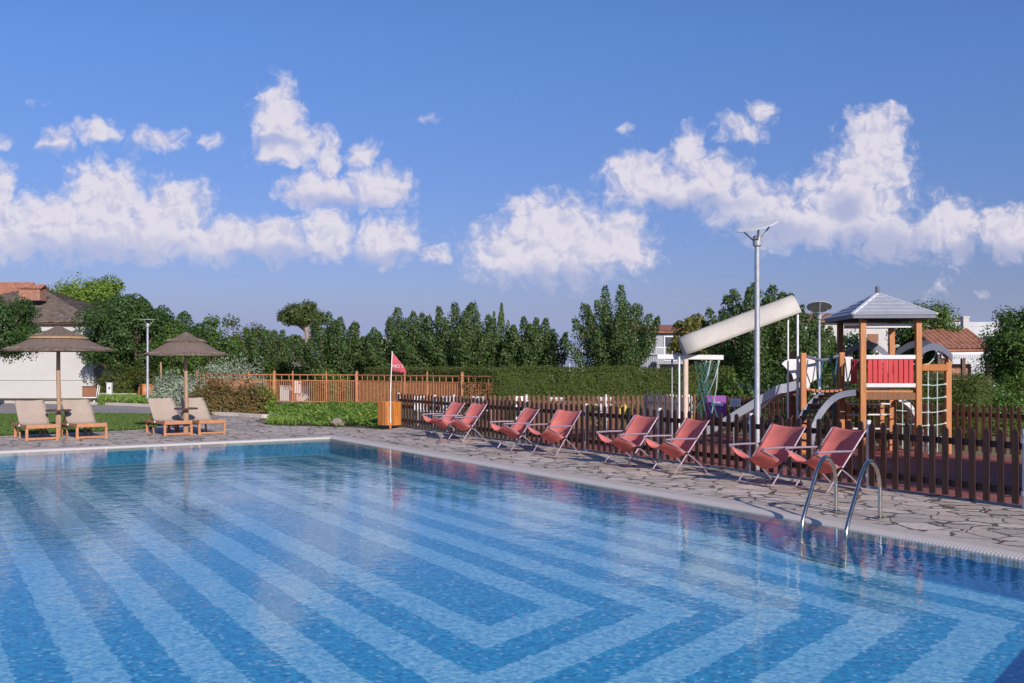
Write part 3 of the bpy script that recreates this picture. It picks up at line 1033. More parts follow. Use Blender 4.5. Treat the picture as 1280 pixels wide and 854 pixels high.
def make_lounger():
    root = thing('sun_lounger', (0, 0, 0), 0, '', 'sun lounger', 'wooden loungers with cream slings')
    hw = .34
    fr = MB()
    for s in (-1, 1):
        fr.bar((-.80, s * hw, .33), (.93, s * hw, .33), .035, .075)
    for x in (-.78, .0, .90):
        fr.bar((x, -hw + .018, .325), (x, hw - .018, .325), .05, .05)
    fr.build('frame', M['teak'], root, bevel=.006)
    for x in (.91, -.70):
        for s in (-1, 1):
            l = MB()
            l.bar((x, s * (hw - .045 if x < 0 else hw), -.003), (x, s * (hw - .045 if x < 0 else hw), .292 if x < 0 else .291), .042, .065)
            l.build('leg', M['teak'], root, bevel=.006)
    fb = MB()
    fb.bar((.91, -hw + .022, .045), (.91, hw - .022, .045), .045, .05)
    fb.build('foot_rail', M['teak'], root, bevel=.006)
    ap = MB()
    ap.bar((.935, -hw - .01, .335), (.935, hw + .01, .335), .03, .09)
    ap.build('end_rail', M['teak'], root, bevel=.006)
    for s in (-1, 1):
        w_ = MB()
        w_.bar((-.15, s * (hw - .05), .0), (-.24, s * (hw - .05), .292), .035, .06)
        w_.build('middle_leg', M['teak'], root, bevel=.006)
    bk = MB()
    for s in (-1, 1):
        bk.bar((-.03, s * (hw - .05), .335), (-.545, s * (hw - .05), .87), .03, .045)
    bk.bar((-.535, -hw + .07, .86), (-.535, hw - .07, .86), .03, .035)
    for s in (-1, 1):
        bk.bar((-.30, s * (hw - .08), .66), (-.62, s * (hw - .08), .36), .022, .03)
    bk.build('back_frame', M['teak'], root, bevel=.005)
    prof = [(.95, .375), (.90, .392), (.6, .365), (.3, .35), (.08, .37), (-.02, .43), (-.2, .61), (-.4, .815), (-.52, .935), (-.53, .915)]
    sm = MB()
    ny = 8
    vs = []
    for (x, z) in prof:
        for j in range(ny + 1):
            t = j / ny * 2 - 1
            vs.append((x, t * (hw + .005), z - .018 * (1 - t * t)))
    n = len(prof)
    sm.add(vs, [(i * (ny + 1) + j, i * (ny + 1) + j + 1, (i + 1) * (ny + 1) + j + 1, (i + 1) * (ny + 1) + j) for i in range(n - 1) for j in range(ny)])
    so = sm.build('sling', M['sling'], root, smooth=True)
    md = so.modifiers.new('thick', 'SOLIDIFY')
    md.thickness = .008
    for s in (-1, 1):
        kn = MB()
        kn.tube([(.18, s * (hw + .017), .33), (.18, s * (hw + .045), .33)], .028, 10)
        kn.build('bolt_cap', M['white_plastic'], root)
    return root
LO = [((53, 550.7), 'first cream lounger from the left, far side of the big parasol pole'),
      ((113.5, 548.8), 'cream lounger to the right of the big parasol pole, second from the left'),
      ((224, 544.6), 'cream lounger to the left of the small parasol pole, third from the left'),
      ((264.5, 543.3), 'cream lounger to the right of the small parasol, backing on the red shrub')]
LO[0] = (LO[0][0], 'leftmost cream lounger, to the left of the big parasol pole')
proto = make_lounger()
for i, (p, lab) in enumerate(LO):
    o = proto if i == 0 else copy_tree(proto)
    f = Vector((.60, -.80, 0)) if i < 2 else Vector((.62, -.785, 0))
    o.location = G(*p) - f * .93
    o.rotation_euler.z = math.atan2(f.y, f.x) + (0, .03, -.02, .02)[i]
    o['label'] = lab

# ================================================================== CORAL SLING CHAIRS
def bez(pts, n=12):
    """Catmull-Rom through the points"""
    P = [Vector(p) for p in pts]
    P = [P[0] * 2 - P[1]] + P + [P[-1] * 2 - P[-2]]
    out = []
    for i in range(1, len(P) - 2):
        for k in range(n):
            t = k / n
            a, b, c, d = P[i - 1], P[i], P[i + 1], P[i + 2]
            out.append(.5 * ((2 * b) + (c - a) * t + (2 * a - 5 * b + 4 * c - d) * t * t + (3 * b - a - 3 * c + d) * t ** 3))
    out.append(P[-2])
    return out
def make_chair():
    root = thing('sling_chair', (0, 0, 0), 0, '', 'folding chair', 'coral sling chairs along the picket fence')
    hw = .375
    rt = .0125
    a = MB()
    front = [(-.36, hw, .87), (-.03, hw, .437), (.265, hw, .05), (.29, hw - .01, .018), (.30, hw - .06, .014), (.30, 0, .014), (.30, -hw + .06, .014), (.29, -hw + .01, .018), (.265, -hw, .05), (-.03, -hw, .437), (-.36, -hw, .87)]
    a.tube(front, rt, 8)
    a.build('front_leg_frame', M['lilac_tube'], root, smooth=True)
    b = MB()
    hb = hw - .032
    half = bez([(.46, hb, .56), (.25, hb, .465), (.05, hb, .345), (-.14, hb, .21), (-.30, hb, .06), (-.34, hb, .014)], 5)
    other = [Vector((p.x, -p.y, p.z)) for p in reversed(half)]
    b.tube(half + [Vector((-.345, hb - .05, .013)), Vector((-.345, -hb + .05, .013))] + other, rt, 8)
    b.build('rear_leg_frame', M['lilac_tube'], root, smooth=True)
    for s in (-1, 1):
        ar = MB()
        ar.tube([(.47, s * (hb + .002), .565), (.455, s * (hw + .02), .582), (.2, s * (hw + .03), .588), (-.135, s * (hw + .027), .585)], [.012, .016, .017, .014], 8)
        ar.build('armrest', M['lilac_tube'], root, smooth=True)
        k = MB()
        k.tube([(-.135, s * (hw - .03), .582), (-.135, s * (hw - .012), .582)], .032, 10)
        k.build('hinge_knob', M['black_plastic'], root, smooth=True)
        k = MB()
        k.tube([(.055, s * (hw - .06), .345), (.055, s * (hw + .02), .345)], .016, 8)
        k.build('hinge_knob', M['black_plastic'], root, smooth=True)
    edge = bez([(-.375, 0, .885), (-.30, 0, .79), (-.165, 0, .615), (-.06, 0, .475), (.01, 0, .39), (.075, 0, .355), (.16, 0, .405), (.30, 0, .49), (.463, 0, .57)], 4)
    ny = 14
    n = len(edge)
    sm = MB()
    vs = []
    for i, e in enumerate(edge):
        s = i / (n - 1)
        if s < .62:
            nx, nz = -.78, -.62
        else:
            nx, nz = .1, -1
        sag = .06 + .07 * math.sin(math.pi * min(1, s / .95)) ** 1.2 + (.10 * max(0, (s - .72) / .28) ** 1.5)
        w_ = hw - (.03 if s > .6 else .03 * s / .6)
        for j in range(ny + 1):
            t = j / ny * 2 - 1
            k = (1 - t * t)
            wr = .004 * math.sin(9 * t + 14 * s) * k
            vs.append((e.x + nx * (sag * k + wr), t * w_ * 1.02, e.z + nz * (sag * k + wr) * (1 if s > .62 else .9)))
    sm.add(vs, [(i * (ny + 1) + j, i * (ny + 1) + j + 1, (i + 1) * (ny + 1) + j + 1, (i + 1) * (ny + 1) + j) for i in range(n - 1) for j in range(ny)])
    so = sm.build('sling', M['coral'], root, smooth=True)
    md = so.modifiers.new('thick', 'SOLIDIFY')
    md.thickness = .006
    hem = MB()
    hem.tube([Vector((vs[j][0], vs[j][1], vs[j][2])) for j in range(ny + 1)], .007, 6)
    hem.build('hem', M['coral'], so, smooth=True)
    return root
CH = [((534, 546), (558, 550.3), 'coral sling chair closest to the wooden barrel with the flag'),
      ((560, 549.8), (584.5, 553.2), 'coral sling chair second from the barrel, overlapping its neighbour'),
      ((622, 560), (644, 565.2), 'third coral sling chair from the barrel, reclined flatter, before the crossing fence'),
      ((671, 567), (697, 569.8), 'fourth coral sling chair from the barrel, against the post by the red floor'),
      ((757, 579), (789, 584.5), 'fifth coral sling chair from the barrel, in front of the short tan fence stretch'),
      ((817, 587.5), (850, 593.5), 'sixth coral sling chair from the barrel, below the purple sign'),
      ((930, 602), (973, 609.3), 'coral sling chair just past the tall lamp pole, second nearest the ladder'),
      ((999, 608), (1046, 617.0), 'coral sling chair directly behind the pool ladder, nearest the steel rails')]
proto = make_chair()
for i, (l, r, lab) in enumerate(CH):
    o = proto if i == 0 else copy_tree(proto)
    a, b = G(*l), G(*r)
    rv = (b - a).normalized()
    f = Vector((rv.y, -rv.x, 0))
    o.location = (a + b) / 2 - f * .30 - V * (.15 if i > 5 else .07)
    o.rotation_euler.z = math.atan2(f.y, f.x) + R((2, -1.5, 3, -2, 1, -3, 2.5, 0)[i])
    o['label'] = lab

# ================================================================== POOL LADDER
def ladder():
    root = thing('pool_ladder', G(1045, 640), 0, 'curved stainless steel pool ladder rails standing at the water edge', 'pool ladder')
    o0 = G(1045, 640)
    for (wp, bp) in (((1002, 660), (1045, 640.5)), ((1057, 671), (1100, 649))):
        a = G(*wp, z=-.05) - o0
        b = G(*bp) - o0
        h = .70
        d = b - a
        d.z = 0
        pts = [a + Vector((0, 0, -.33)) - d * .02, a + Vector((0, 0, -.1)) - d * .0, a + d * .04 + Vector((0, 0, .10))]
        pts += [a + d * .30 + Vector((0, 0, .44)), a + d * .46 + Vector((0, 0, .635))]
        top = a + d * .64
        pts += [Vector((top.x, top.y, h)), Vector((a.x + d.x * .80, a.y + d.y * .80, h - .03)), Vector((a.x + d.x * .93, a.y + d.y * .93, h - .14)), Vector((b.x - d.x * .005, b.y - d.y * .005, h - .30)), Vector((b.x, b.y, .30)), Vector((b.x, b.y, -.01))]
        t = MB()
        t.tube(bez(pts, 6), .0245, 12)
        rl = t.build('handrail', M['steel'], root, smooth=True)
        fl = MB()
        fl.lathe([(.0, .012), (.055, .012), (.055, .02), (.04, .032), (.026, .036)], 16, b)
        fl.build('flange', M['steel'], rl, smooth=True)
    a1, a2 = G(1002, 660, z=-.05) - o0, G(1057, 671, z=-.05) - o0
    for z in (-.17, -.31):
        s = MB()
        s.bar(a1 + Vector((0, 0, z)), a2 + Vector((0, 0, z)), .08, .025)
        s.build('step', M['steel'], root)
ladder()

# ================================================================== BARREL WITH FLAG
def barrel():
    p = G(487, 535)
    root = thing('litter_bin', p, 0, 'eight-sided orange wooden litter bin at the end of the picket fence', 'litter bin')
    R_ = .335
    for k in range(8):
        a0, a1 = math.pi / 8 + k * math.pi / 4, math.pi / 8 + (k + 1) * math.pi / 4
        for j in range(3):
            f0, f1 = j / 3 + .012, (j + 1) / 3 - .012
        b = MB()
        p0, p1 = Vector((math.cos(a0), math.sin(a0), 0)) * R_, Vector((math.cos(a1), math.sin(a1), 0)) * R_
        n = (p0 + p1).normalized()
        for j in range(3):
            q0, q1 = p0.lerp(p1, j / 3 + .015), p0.lerp(p1, (j + 1) / 3 - .015)
            b.prism([q0 + Vector((0, 0, .09)), q1 + Vector((0, 0, .09)), q1 + Vector((0, 0, .76)), q0 + Vector((0, 0, .76))], n * .022)
        b.build('slat_panel', M['barrel_wood'], root, bevel=.004)
    c = MB()
    c.lathe([(0, .12), (.30, .12), (.30, .72), (.28, .72), (.28, .2), (0, .2)], 16)
    c.build('liner', M['black_plastic'], root)
    f = MB()
    f.bar((.06, -.30, -.005), (.06, -.30, .62), .05, .05)
    f.bar((-.2, .2, -.005), (-.2, .2, .62), .05, .05)
    f.bar((.2, .2, -.005), (.2, .2, .62), .05, .05)
    f.build('leg', M['barrel_wood'], root)
    # flag
    fp = A(488, 501, 27.9)
    fr = thing('flag', Vector((fp.x, fp.y, 0)), 0, 'red triangular pennant flag with white lettering on a thin white pole', 'flag')
    t = MB()
    t.tube([(0, 0, .2), (.0, 0, 1.0), (.05, 0, 2.2)], .013, 8)
    t.build('pole', M['flagpole'], fr, smooth=True)
    fl = MB()
    n = 10
    vs = []
    for i in range(n + 1):
        s = i / n
        x = .045 + .40 * s
        zt = 2.19 - .50 * s
        zb = 1.64 - .06 * s
        if i == n: zt = zb + .04
        for j in range(5):
            t_ = j / 4
            vs.append((x, .05 * math.sin(s * 7 + t_) * s, zt * (1 - t_) + zb * t_))
    fl.add(vs, [(i * 5 + j, i * 5 + j + 1, (i + 1) * 5 + j + 1, (i + 1) * 5 + j) for i in range(n) for j in range(4)])
    fo = fl.build('pennant', M['flag_red'], fr, smooth=True)
    md = fo.modifiers.new('thick', 'SOLIDIFY')
    md.thickness = .004
    cu = bpy.data.curves.new('lettering', 'FONT')
    cu.body = 'NO S'
    cu.size = .13
    cu.extrude = .003
    cu.materials.append(M['flag_white'])
    to = bpy.data.objects.new('lettering', cu)
    COL.objects.link(to)
    to.parent = fo
    to.location = (.06, -.045, 1.74)
    to.rotation_euler = (R(90), 0, 0)
    bpy.context.view_layer.update()
    me = bpy.data.meshes.new_from_object(to.evaluated_get(bpy.context.evaluated_depsgraph_get()))
    mo = bpy.data.objects.new('lettering', me)
    COL.objects.link(mo)
    mo.parent = fo
    mo.location = to.location
    mo.rotation_euler = to.rotation_euler
    bpy.data.objects.remove(to)
    mo.name = 'lettering'
barrel()

# ================================================================== LAMPS
def lamp(base, h, r, label, tilt, poler=.055):
    root = thing('street_lamp', base, 0, label, 'street lamp', 'disc lamps around the pool and playground')
    p = MB()
    p.tube([(0, 0, -.02), (0, 0, 1.2), (0, 0, 1.21), (0, 0, h - .32)], [poler, poler, poler * .86, poler * .8], 14)
    po = p.build('pole', M['galv'], root, smooth=True)
    b = MB()
    b.lathe([(.0, 0.0), (poler * 2.2, 0.0), (poler * 2.2, .02), (poler * 1.1, .03)], 16)
    b.build('base_plate', M['galv'], root)
    c = MB()
    c.lathe([(poler * .8, h - .36), (poler * 1.35, h - .34), (poler * 1.5, h - .22), (poler * 1.2, h - .17), (.0, h - .165)], 16)
    c.build('lamp_head', M['galv'], root, smooth=True)
    rot = Matrix.Rotation(tilt[0], 3, 'X') @ Matrix.Rotation(tilt[1], 3, 'Y')
    disc = MB()
    disc.lathe([(.0, .014), (r * .6, .012), (r * .99, .006), (r, .0), (r * .99, -.005), (.0, -.004)], 36)
    disc.v = [tuple(rot @ Vector(v) + Vector((0, 0, h))) for v in disc.v]
    disc.build('reflector_disc', M['pale_metal'], root, smooth=True)
    for k in range(3):
        a = R(20 + 120 * k)
        e = rot @ Vector((r * .9 * math.cos(a), r * .9 * math.sin(a), -.006)) + Vector((0, 0, h))
        s = MB()
        s.bar((poler * math.cos(a), poler * math.sin(a), h - .26), e, .035, .018)
        s.build('arm', M['galv'], root)
    return root
lp = A(946.5, 457, 17.3); lp.z = 0
lamp(lp, 4.22, .36, 'tall grey lamp post with flat tilted disc, standing inside the near picket fence', (R(14), R(-16)))
lp = A(184.5, 457, 45); lp.z = 0
lamp(lp, 3.88, .34, 'slender pale lamp post beside the small parasol and the dark trees', (R(2), R(0)), .06)
lp = A(1024, 457, 27.5); lp.z = 0
lamp(lp, 3.42, .34, 'lamp post with a dark disc tipped up, between the white awning and the play tower', (R(-22), R(6)), .045)

# ================================================================== WHITE AWNING WITH NET
def awning():
    la, lb = A(856, 444, 20.3), A(998, 391, 20.3)
    base = Vector((la.x, la.y, 0))
    root = thing('play_awning', base, 0, 'long white half-pipe awning slanting up from the net frame behind the lamp', 'awning')
    a, b = la - base, lb - base
    d = (b - a).normalized()
    side = d.cross(Vector((0, 0, 1))).normalized()
    up = side.cross(d)
    if up.z < 0: up = -up
    m = MB()
    r = .21
    vs = []
    n, K = 9, 14
    for i in range(n):
        c = a.lerp(b, i / (n - 1))
        for k in range(K + 1):
            t = math.pi * k / K
            vs.append(c + side * (r * math.cos(t)) + up * (r * 1.75 * math.sin(t)))
    m.add(vs, [(i * (K + 1) + k, i * (K + 1) + k + 1, (i + 1) * (K + 1) + k + 1, (i + 1) * (K + 1) + k) for i in range(n - 1) for k in range(K)])
    so = m.build('shell', M['awning'], root, smooth=True)
    md = so.modifiers.new('thick', 'SOLIDIFY')
    md.thickness = .02
    for i, c in enumerate((a, b)):
        e = MB()
        e.prism([c + side * ((r - .03) * math.cos(math.pi * k / K)) + up * ((r * 1.75 - .04) * math.sin(math.pi * k / K)) for k in range(K + 1)], d * (.02 if i == 0 else -.02))
        if i == 0: e.build('end_panel', M['awning'], root)
    for (x, y0, dd, r_, mt) in ((857, 449, 20.4, .055, 'post_beige'), (849, 446, 20.15, .02, 'pale_metal'), (840, 448, 20.75, .018, 'galv'), (985, 397, 20.35, .018, 'pale_metal'), (997, 393, 20.2, .024, 'pale_metal')):
        t = A(x, y0, dd)
        q_ = Vector((t.x, t.y, 0)) - base
        p = MB()
        p.tube([q_ + Vector((0, 0, -.02)), q_ + Vector((0, 0, t.z))], r_, 10)
        p.build('post', M[mt], root, smooth=True)
    c = MB()
    c.bar(A(821, 446, 20.5) - base, A(904, 447, 20.5) - base, .09, .10)
    c.build('cross_beam', M['white_plastic'], root, bevel=.01)
    nb = MB()
    rr = random.Random(5)
    top = [A(868 + k * 6, 450, 20.5 + rr.uniform(-.25, .25)) - base for k in range(6)]
    mids = [A(874 + k * 3, 486 + rr.uniform(-4, 4), 20.5 + rr.uniform(-.15, .15)) - base for k in range(6)]
    bot = [A(862 + k * 7, 522, 20.5 + rr.uniform(-.35, .35)) - base for k in range(6)]
    for k in range(6):
        nb.tube([top[k], mids[(k * 2) % 6], bot[k]], .009, 5)
        nb.tube([top[5 - k], mids[k], bot[(k + 2) % 6]], .009, 5)
    for k in range(5):
        nb.tube([mids[k], mids[k + 1]], .012, 5)
    nb.build('rope_net', M['rope_green'], root)
    for x0, y0, x1, y1 in ((900, 448, 884, 495), (898, 449, 889, 520), (889, 449, 876, 490)):
        rp = MB()
        rp.tube([A(x0, y0, 20.5) - base, A((x0 + x1) / 2 + 2, (y0 + y1) / 2, 20.4) - base, A(x1, y1, 20.6) - base], .011, 5)
        rp.build('rope', M['rope_grey'], root)
awning()

# ================================================================== PLAY TOWER
def tower():
    O = Vector((6.9, 19.6, 0))
    ang = R(-3.5)
    root = thing('play_tower', O, ang, 'wooden play tower with grey pyramid roof, red slat panel, slide and bridge', 'play tower')
    inv = Matrix.Rotation(-ang, 3, 'Z')
    def L(p):                                        # world -> tower coordinates
        return inv @ (Vector(p) - O)
    w, dp = 1.07, 1.65
    zt, zp = 2.72, 1.31
    for (x, y, m_) in ((0, 0, 'play_wood'), (w, 0, 'play_wood'), (0, dp, 'play_wood_dark'), (w, dp, 'play_wood')):
        b = MB()
        b.box((x, y, (zt - .02) / 2), (.115, .115, zt + .02))
        b.build('post', M[m_], root, bevel=.012)
    # roof
    oh = .27
    c = Vector((w / 2, dp / 2, 3.27))
    e = [Vector((-oh, -oh, 2.79)), Vector((w + oh, -oh, 2.79)), Vector((w + oh, dp + oh, 2.79)), Vector((-oh, dp + oh, 2.79))]
    rf = MB()
    rows = 6
    for i in range(4):
        a, b_ = e[i], e[(i + 1) % 4]
        nrm = (b_ - a).cross(c - a).normalized()
        for k in range(rows):                        # overlapping boards
            f0, f1 = k / rows, min(1, (k + 1.12) / rows)
            p = [a.lerp(c, f0), b_.lerp(c, f0), b_.lerp(c, f1), a.lerp(c, f1)]
            lo, hi = nrm * .022, nrm * .004
            vs = [p[0] + lo, p[1] + lo, p[2] + hi, p[3] + hi, p[0] - nrm * .004, p[1] - nrm * .004]
            rf.add(vs, [(0, 1, 2, 3), (4, 5, 1, 0)])
    ro = rf.build('roof', M['roof_grey'], root)
    hp = MB()
    for i in range(4):
        hp.bar(e[i] + Vector((0, 0, .012)), c + Vector((0, 0, .012)), .06, .03)
    hp.build('hip_trim', M['pale_metal'], ro)
    fin = MB()
    fin.tube([c + Vector((0, 0, -.03)), c + Vector((0, 0, .15))], .045, 10)
    fin.build('finial', M['grey_plastic'], ro)
    fa = MB()
    for i in range(4):
        a, b_ = e[i], e[(i + 1) % 4]
        mid = (e[0] + e[2]) / 2
        a2, b2 = a.lerp(Vector((mid.x, mid.y, a.z)), .03), b_.lerp(Vector((mid.x, mid.y, a.z)), .03)
        fa.bar(a2 + Vector((0, 0, -.035)), b2 + Vector((0, 0, -.035)), .03, .07)
    fa.build('fascia', M['grey_plastic'], ro)
    ea = MB()
    ea.bar((.06, .08, 2.585), (w - .06, .08, 2.585), .03, .075)
    ea.bar((.06, dp - .08, 2.62), (w - .06, dp - .08, 2.62), .03, .075)
    ea.build('tie_beam', M['white_plastic'], root)
    # platform and beams
    pf = MB()
    for k in range(12):
        pf.box((w / 2, .02 + dp * (k + .5) / 12 * .985, zp - .02), (w - .12 if k in (0, 11) else w - .01, dp / 12 - .012, .04))
    pf.build('platform', M['play_wood'], root)
    bm = MB()
    bm.bar((.0575, -.01, zp - .115), (w - .0575, -.01, zp - .115), .05, .14)
    bm.bar((.0575, dp + .01, zp - .115), (w - .0575, dp + .01, zp - .115), .05, .14)
    bm.build('floor_beam', M['play_wood_dark'], root, bevel=.006)  # the beam's shade is put into its colour by the darker wood
    # red panel
    rp = MB()
    n = 9
    for k in range(n):
        x = .09 + (w - .18) * (k + .5) / n
        rp.box((x, -.005, 1.68), (.092, .022, .50))
    po = rp.build('slat_panel', M['red_panel'], root, bevel=.01)
    wr = MB()
    wr.bar((.06, -.012, 1.965), (w - .06, -.012, 1.965), .055, .085)
    wr.bar((.06, -.012, 1.41), (w - .06, -.012, 1.41), .055, .08)
    wr.build('rail', M['white_plastic'], po, bevel=.008)
    # side red panel on the left
    rs = MB()
    for k in range(3):
        rs.box((-.005, .42 + .16 * k, 1.68), (.022, .12, .50))
    rs.build('slat_panel', M['red_panel'], root, bevel=.01)
    # arched rails
    def arch(p0, p1, rise, name, mat, w_=.03, h_=.14, n=14):
        m = MB()
        p0, p1 = Vector(p0), Vector(p1)
        pts = []
        for k in range(n + 1):
            t = k / n
            p = p0.lerp(p1, t)
            p.z += rise * (1 - (2 * t - 1) ** 2)
            pts.append(p)
        side = (p1 - p0).cross(Vector((0, 0, 1))).normalized() * w_
        top = [p + Vector((0, 0, h_ / 2)) for p in pts]
        bot = [p - Vector((0, 0, h_ / 2)) for p in pts]
        m.prism(top + bot[::-1], side)
        return m.build(name, M[mat], root)
    pr = L(A(1185, 457, 20.4)); pr.z = 0
    arch((.06, dp, 1.98), (w - .06, dp, 1.98), .27, 'arch_rail', 'grey_plastic')
    arch((w + .06, dp - .02, 2.0), (pr.x, pr.y, 1.98), .27, 'arch_rail', 'grey_plastic')
    arch((w + .10, .4, 2.0), (pr.x + .02, pr.y - .12, 1.96), .2, 'arch_rail', 'grey_plastic')
    for t in (.35, .62):
        m = MB()
        p0 = Vector((w, .9, 2.1)).lerp(Vector((pr.x, pr.y, 2.08)), t)
        m.tube(bez([p0 + Vector((.1, 0, .10)), p0 + Vector((.09, 0, -.08)), p0 + Vector((-.03, 0, -.24)), p0 + Vector((-.14, 0, -.27))], 5), .016, 6)
        m.build('arch_rung', M['rope_grey'], root, smooth=True)
    b = MB()
    b.box((pr.x, pr.y, 1.02), (.115, .115, 2.07))
    b.build('post', M['play_wood'], root, bevel=.012)
    b = MB()
    b.bar((w + .0575, 0.0, 1.76), (pr.x - .04, pr.y - .06, 1.76), .06, .13)
    b.build('beam', M['play_wood'], root, bevel=.008)
    # climbing nets
    nt = MB()
    a, b_ = Vector((w + .05, 0, 0)), Vector((pr.x - .05, pr.y - .03, 0))
    for z in (1.42, 1.16, .88, .62, .36):
        p, q_ = a + Vector((0, 0, z)), b_ + Vector((0, 0, z))
        nt.tube([p, p.lerp(q_, .5) + Vector((0, 0, -.02)), q_], .012, 6)
    for t in (.28, .64):
        p = a.lerp(b_, t)
        nt.tube([p + Vector((0, 0, 1.70)), p + Vector((0, 0, .05))], .012, 6)
    nt.build('rope_net', M['rope_grey'], root)
    kn = MB()
    for z in (1.42, 1.16, .88, .62):
        for t in (.28, .97):
            p = a.lerp(b_, t) + Vector((0, 0, z))
            kn.lathe([(0, -.028), (.026, -.012), (.026, .012), (0, .028)], 8, p)
    kn.build('net_clips', M['white_plastic'], root)
    nt = MB()
    a, b_ = L(A(1120, 513, 20.7)), L(A(1147, 513, 20.7))
    for dz in (.26, 0, -.28, -.54):
        p, q_ = a + Vector((0, 0, dz)), b_ + Vector((0, 0, dz))
        nt.tube([p, p.lerp(q_, .5) + Vector((0, 0, -.02)), q_], .011, 6)
    for t in (.3, .7):
        p = a.lerp(b_, t)
        nt.tube([p + Vector((0, 0, .3)), p + Vector((0, 0, -.8))], .011, 6)
    nt.build('rope_net', M['rope_grey'], root)
    # curved white strip under the tower
    m = MB()
    cv = bez([L(A(x, y, 20.9)) for x, y in ((1126, 497), (1138, 504), (1146, 516), (1152, 530), (1156, 545), (1157, 565))], 4)
    sd = Vector((.0, .28, 0))
    dn = Vector((-.05, 0, -.07))
    for p, q_ in zip(cv[:-1], cv[1:]):
        m.add([p, q_, q_ + sd, p + sd, p + dn, q_ + dn, q_ + sd + dn, p + sd + dn], [(0, 1, 2, 3), (4, 7, 6, 5), (0, 4, 5, 1), (3, 2, 6, 7)])
    m.build('climbing_strip', M['white_plastic'], root, smooth=True)
    # low exercise bars
    for x in (1061, 1102):
        p = L(A(x, 504, 21.0))
        bb = MB()
        bb.box((p.x, p.y, p.z / 2), (.09, .09, p.z + .02))
        bb.build('post', M['play_wood'], root, bevel=.008)
    for y in (505, 518.5, 536):
        m = MB()
        m.tube([L(A(1059, y, 20.95)), L(A(1113, y, 20.95))], .019, 8)
        m.build('bar', M['white_plastic'], root, smooth=True)
    # second post pair, bridge
    P1a, P1b = L(A(1004, 442, 20.0)), L(A(990.5, 442, 21.2))
    P2a = L(A(1052, 441, 20.6))
    for p, mt in ((P1a, 'play_wood'), (P1b, 'play_wood_dark'), (P2a, 'play_wood')):
        b = MB()
        b.box((p.x, p.y, p.z / 2), (.11, .11, p.z + .02))
        b.build('post', M[mt], root, bevel=.012)
    br = MB()
    y0 = P1a.y + .1
    nb_ = 9
    for k in range(nb_):
        t = (k + .5) / nb_
        x = P1a.x + .08 + (P2a.x - P1a.x - .1) * t
        z = 1.33 - .05 * math.sin(math.pi * t)
        br.box((x, y0 + .35, z), (.07, .75, .04))
    br.build('bridge_deck', M['play_wood'], root)
    hr = MB()
    pts = [P1a + Vector((.06, 0, -.06)), P1a.lerp(P2a, .5) + Vector((0, 0, -.14)), P2a + Vector((-.06, 0, -.06))]
    hr.tube(bez(pts, 6), .032, 8)
    hr.build('bridge_handrail', M['grey_plastic'], root, smooth=True)
    rpb = MB()
    for k in range(5):
        t = .12 + .19 * k
        p = P1a.lerp(P2a, t) + Vector((0, 0, -.12))
        q_ = P1a.lerp(P2a, min(1, t + (.14 if k % 2 else -.08))) + Vector((0, .02, -.68))
        rpb.tube([p, q_], .012, 5)
    rpb.build('bridge_ropes', M['rope_blue'], root)
    rpc = MB()
    for x0, y0_, x1, y1 in ((1056, 448, 1060, 484), (1067, 449, 1058, 484)):
        rpc.tube([L(A(x0, y0_, 20.1)), L(A(x1, y1, 20.1))], .013, 5)
    rpc.build('bridge_ropes', M['rope_blue'], root)
    for pts, dd in ((((1007, 447), (1020, 446), (1020, 455), (1021, 474), (1014, 478), (1011, 486), (1008, 486), (1007, 470)), 20.5), (((1054, 446), (1066, 446), (1066, 476), (1056, 477)), 20.9), (((977, 455), (981, 451), (987, 449), (1003, 449), (1003, 470), (996, 472), (992, 475), (990, 468), (986, 464)), 20.75)):
        m = MB()
        m.prism([L(A(x, y, dd)) for x, y in pts], (0, .04, 0))
        m.build('side_panel', M['white_plastic'], root, bevel=.006)
    # slide
    s0, s1, s2 = L(A(1001, 486, 20.9)), L(A(976, 491, 21.1)), L(A(899, 543, 22.0))
    s1.z = s0.z - .12
    s3 = s2 + (s2 - s1).normalized() * .35
    s2.z = .36; s3.z = .28
    cv = bez([s0, s0.lerp(s1, .5), s1, s1.lerp(s2, .5) + Vector((0, 0, .0)), s2, s3], 4)
    side = (s2 - s1).cross(Vector((0, 0, 1))).normalized()
    sm = MB()
    prof = [(-.27, .17), (-.25, .17), (-.23, .02), (-.15, .0), (.15, .0), (.23, .02), (.25, .17), (.27, .17), (.25, -.02), (-.25, -.02)]
    npf = len(prof)
    vs = [p + side * a + Vector((0, 0, b)) for p in cv for a, b in prof]
    sm.add(vs, [(i * npf + k, i * npf + (k + 1) % npf, (i + 1) * npf + (k + 1) % npf, (i + 1) * npf + k) for i in range(len(cv) - 1) for k in range(npf)])
    sl_ = sm.build('slide', M['slide'], root)
    lg = MB()
    pm = s1.lerp(s2, .75)
    lg.tube([(pm.x, pm.y, 0), pm], .03, 8)
    lg.build('slide_leg', M['galv'], sl_)
    # arched ramp
    nr = bez([L(A(x, y, dd)) for x, y, dd in ((1070, 491, 19.6), (1054, 493, 19.5), (1040, 500, 19.4), (1027, 515, 19.3), (1019, 531, 19.2), (1014, 552, 19.15), (1011, 573, 19.1))], 4)
    sd = L(O + Vector((-.12, .62, 0)))
    rm = MB()
    for off in (Vector((0, 0, 0)), sd):
        pts = [p + off for p in nr]
        top, bot = [], []
        for i, p in enumerate(pts):
            t = (pts[min(i + 1, len(pts) - 1)] - pts[max(0, i - 1)]).normalized()
            n_ = Vector((t.z, 0, -t.x)).normalized()
            if n_.z < 0 or (abs(n_.z) < .15 and n_.x > 0): n_ = -n_
            top.append(p + n_ * .06); bot.append(p - n_ * .06)
        rm.prism(top + bot[::-1], Vector((0, .035, 0)))
    ra = rm.build('ramp_rail', M['grey_plastic'], root)
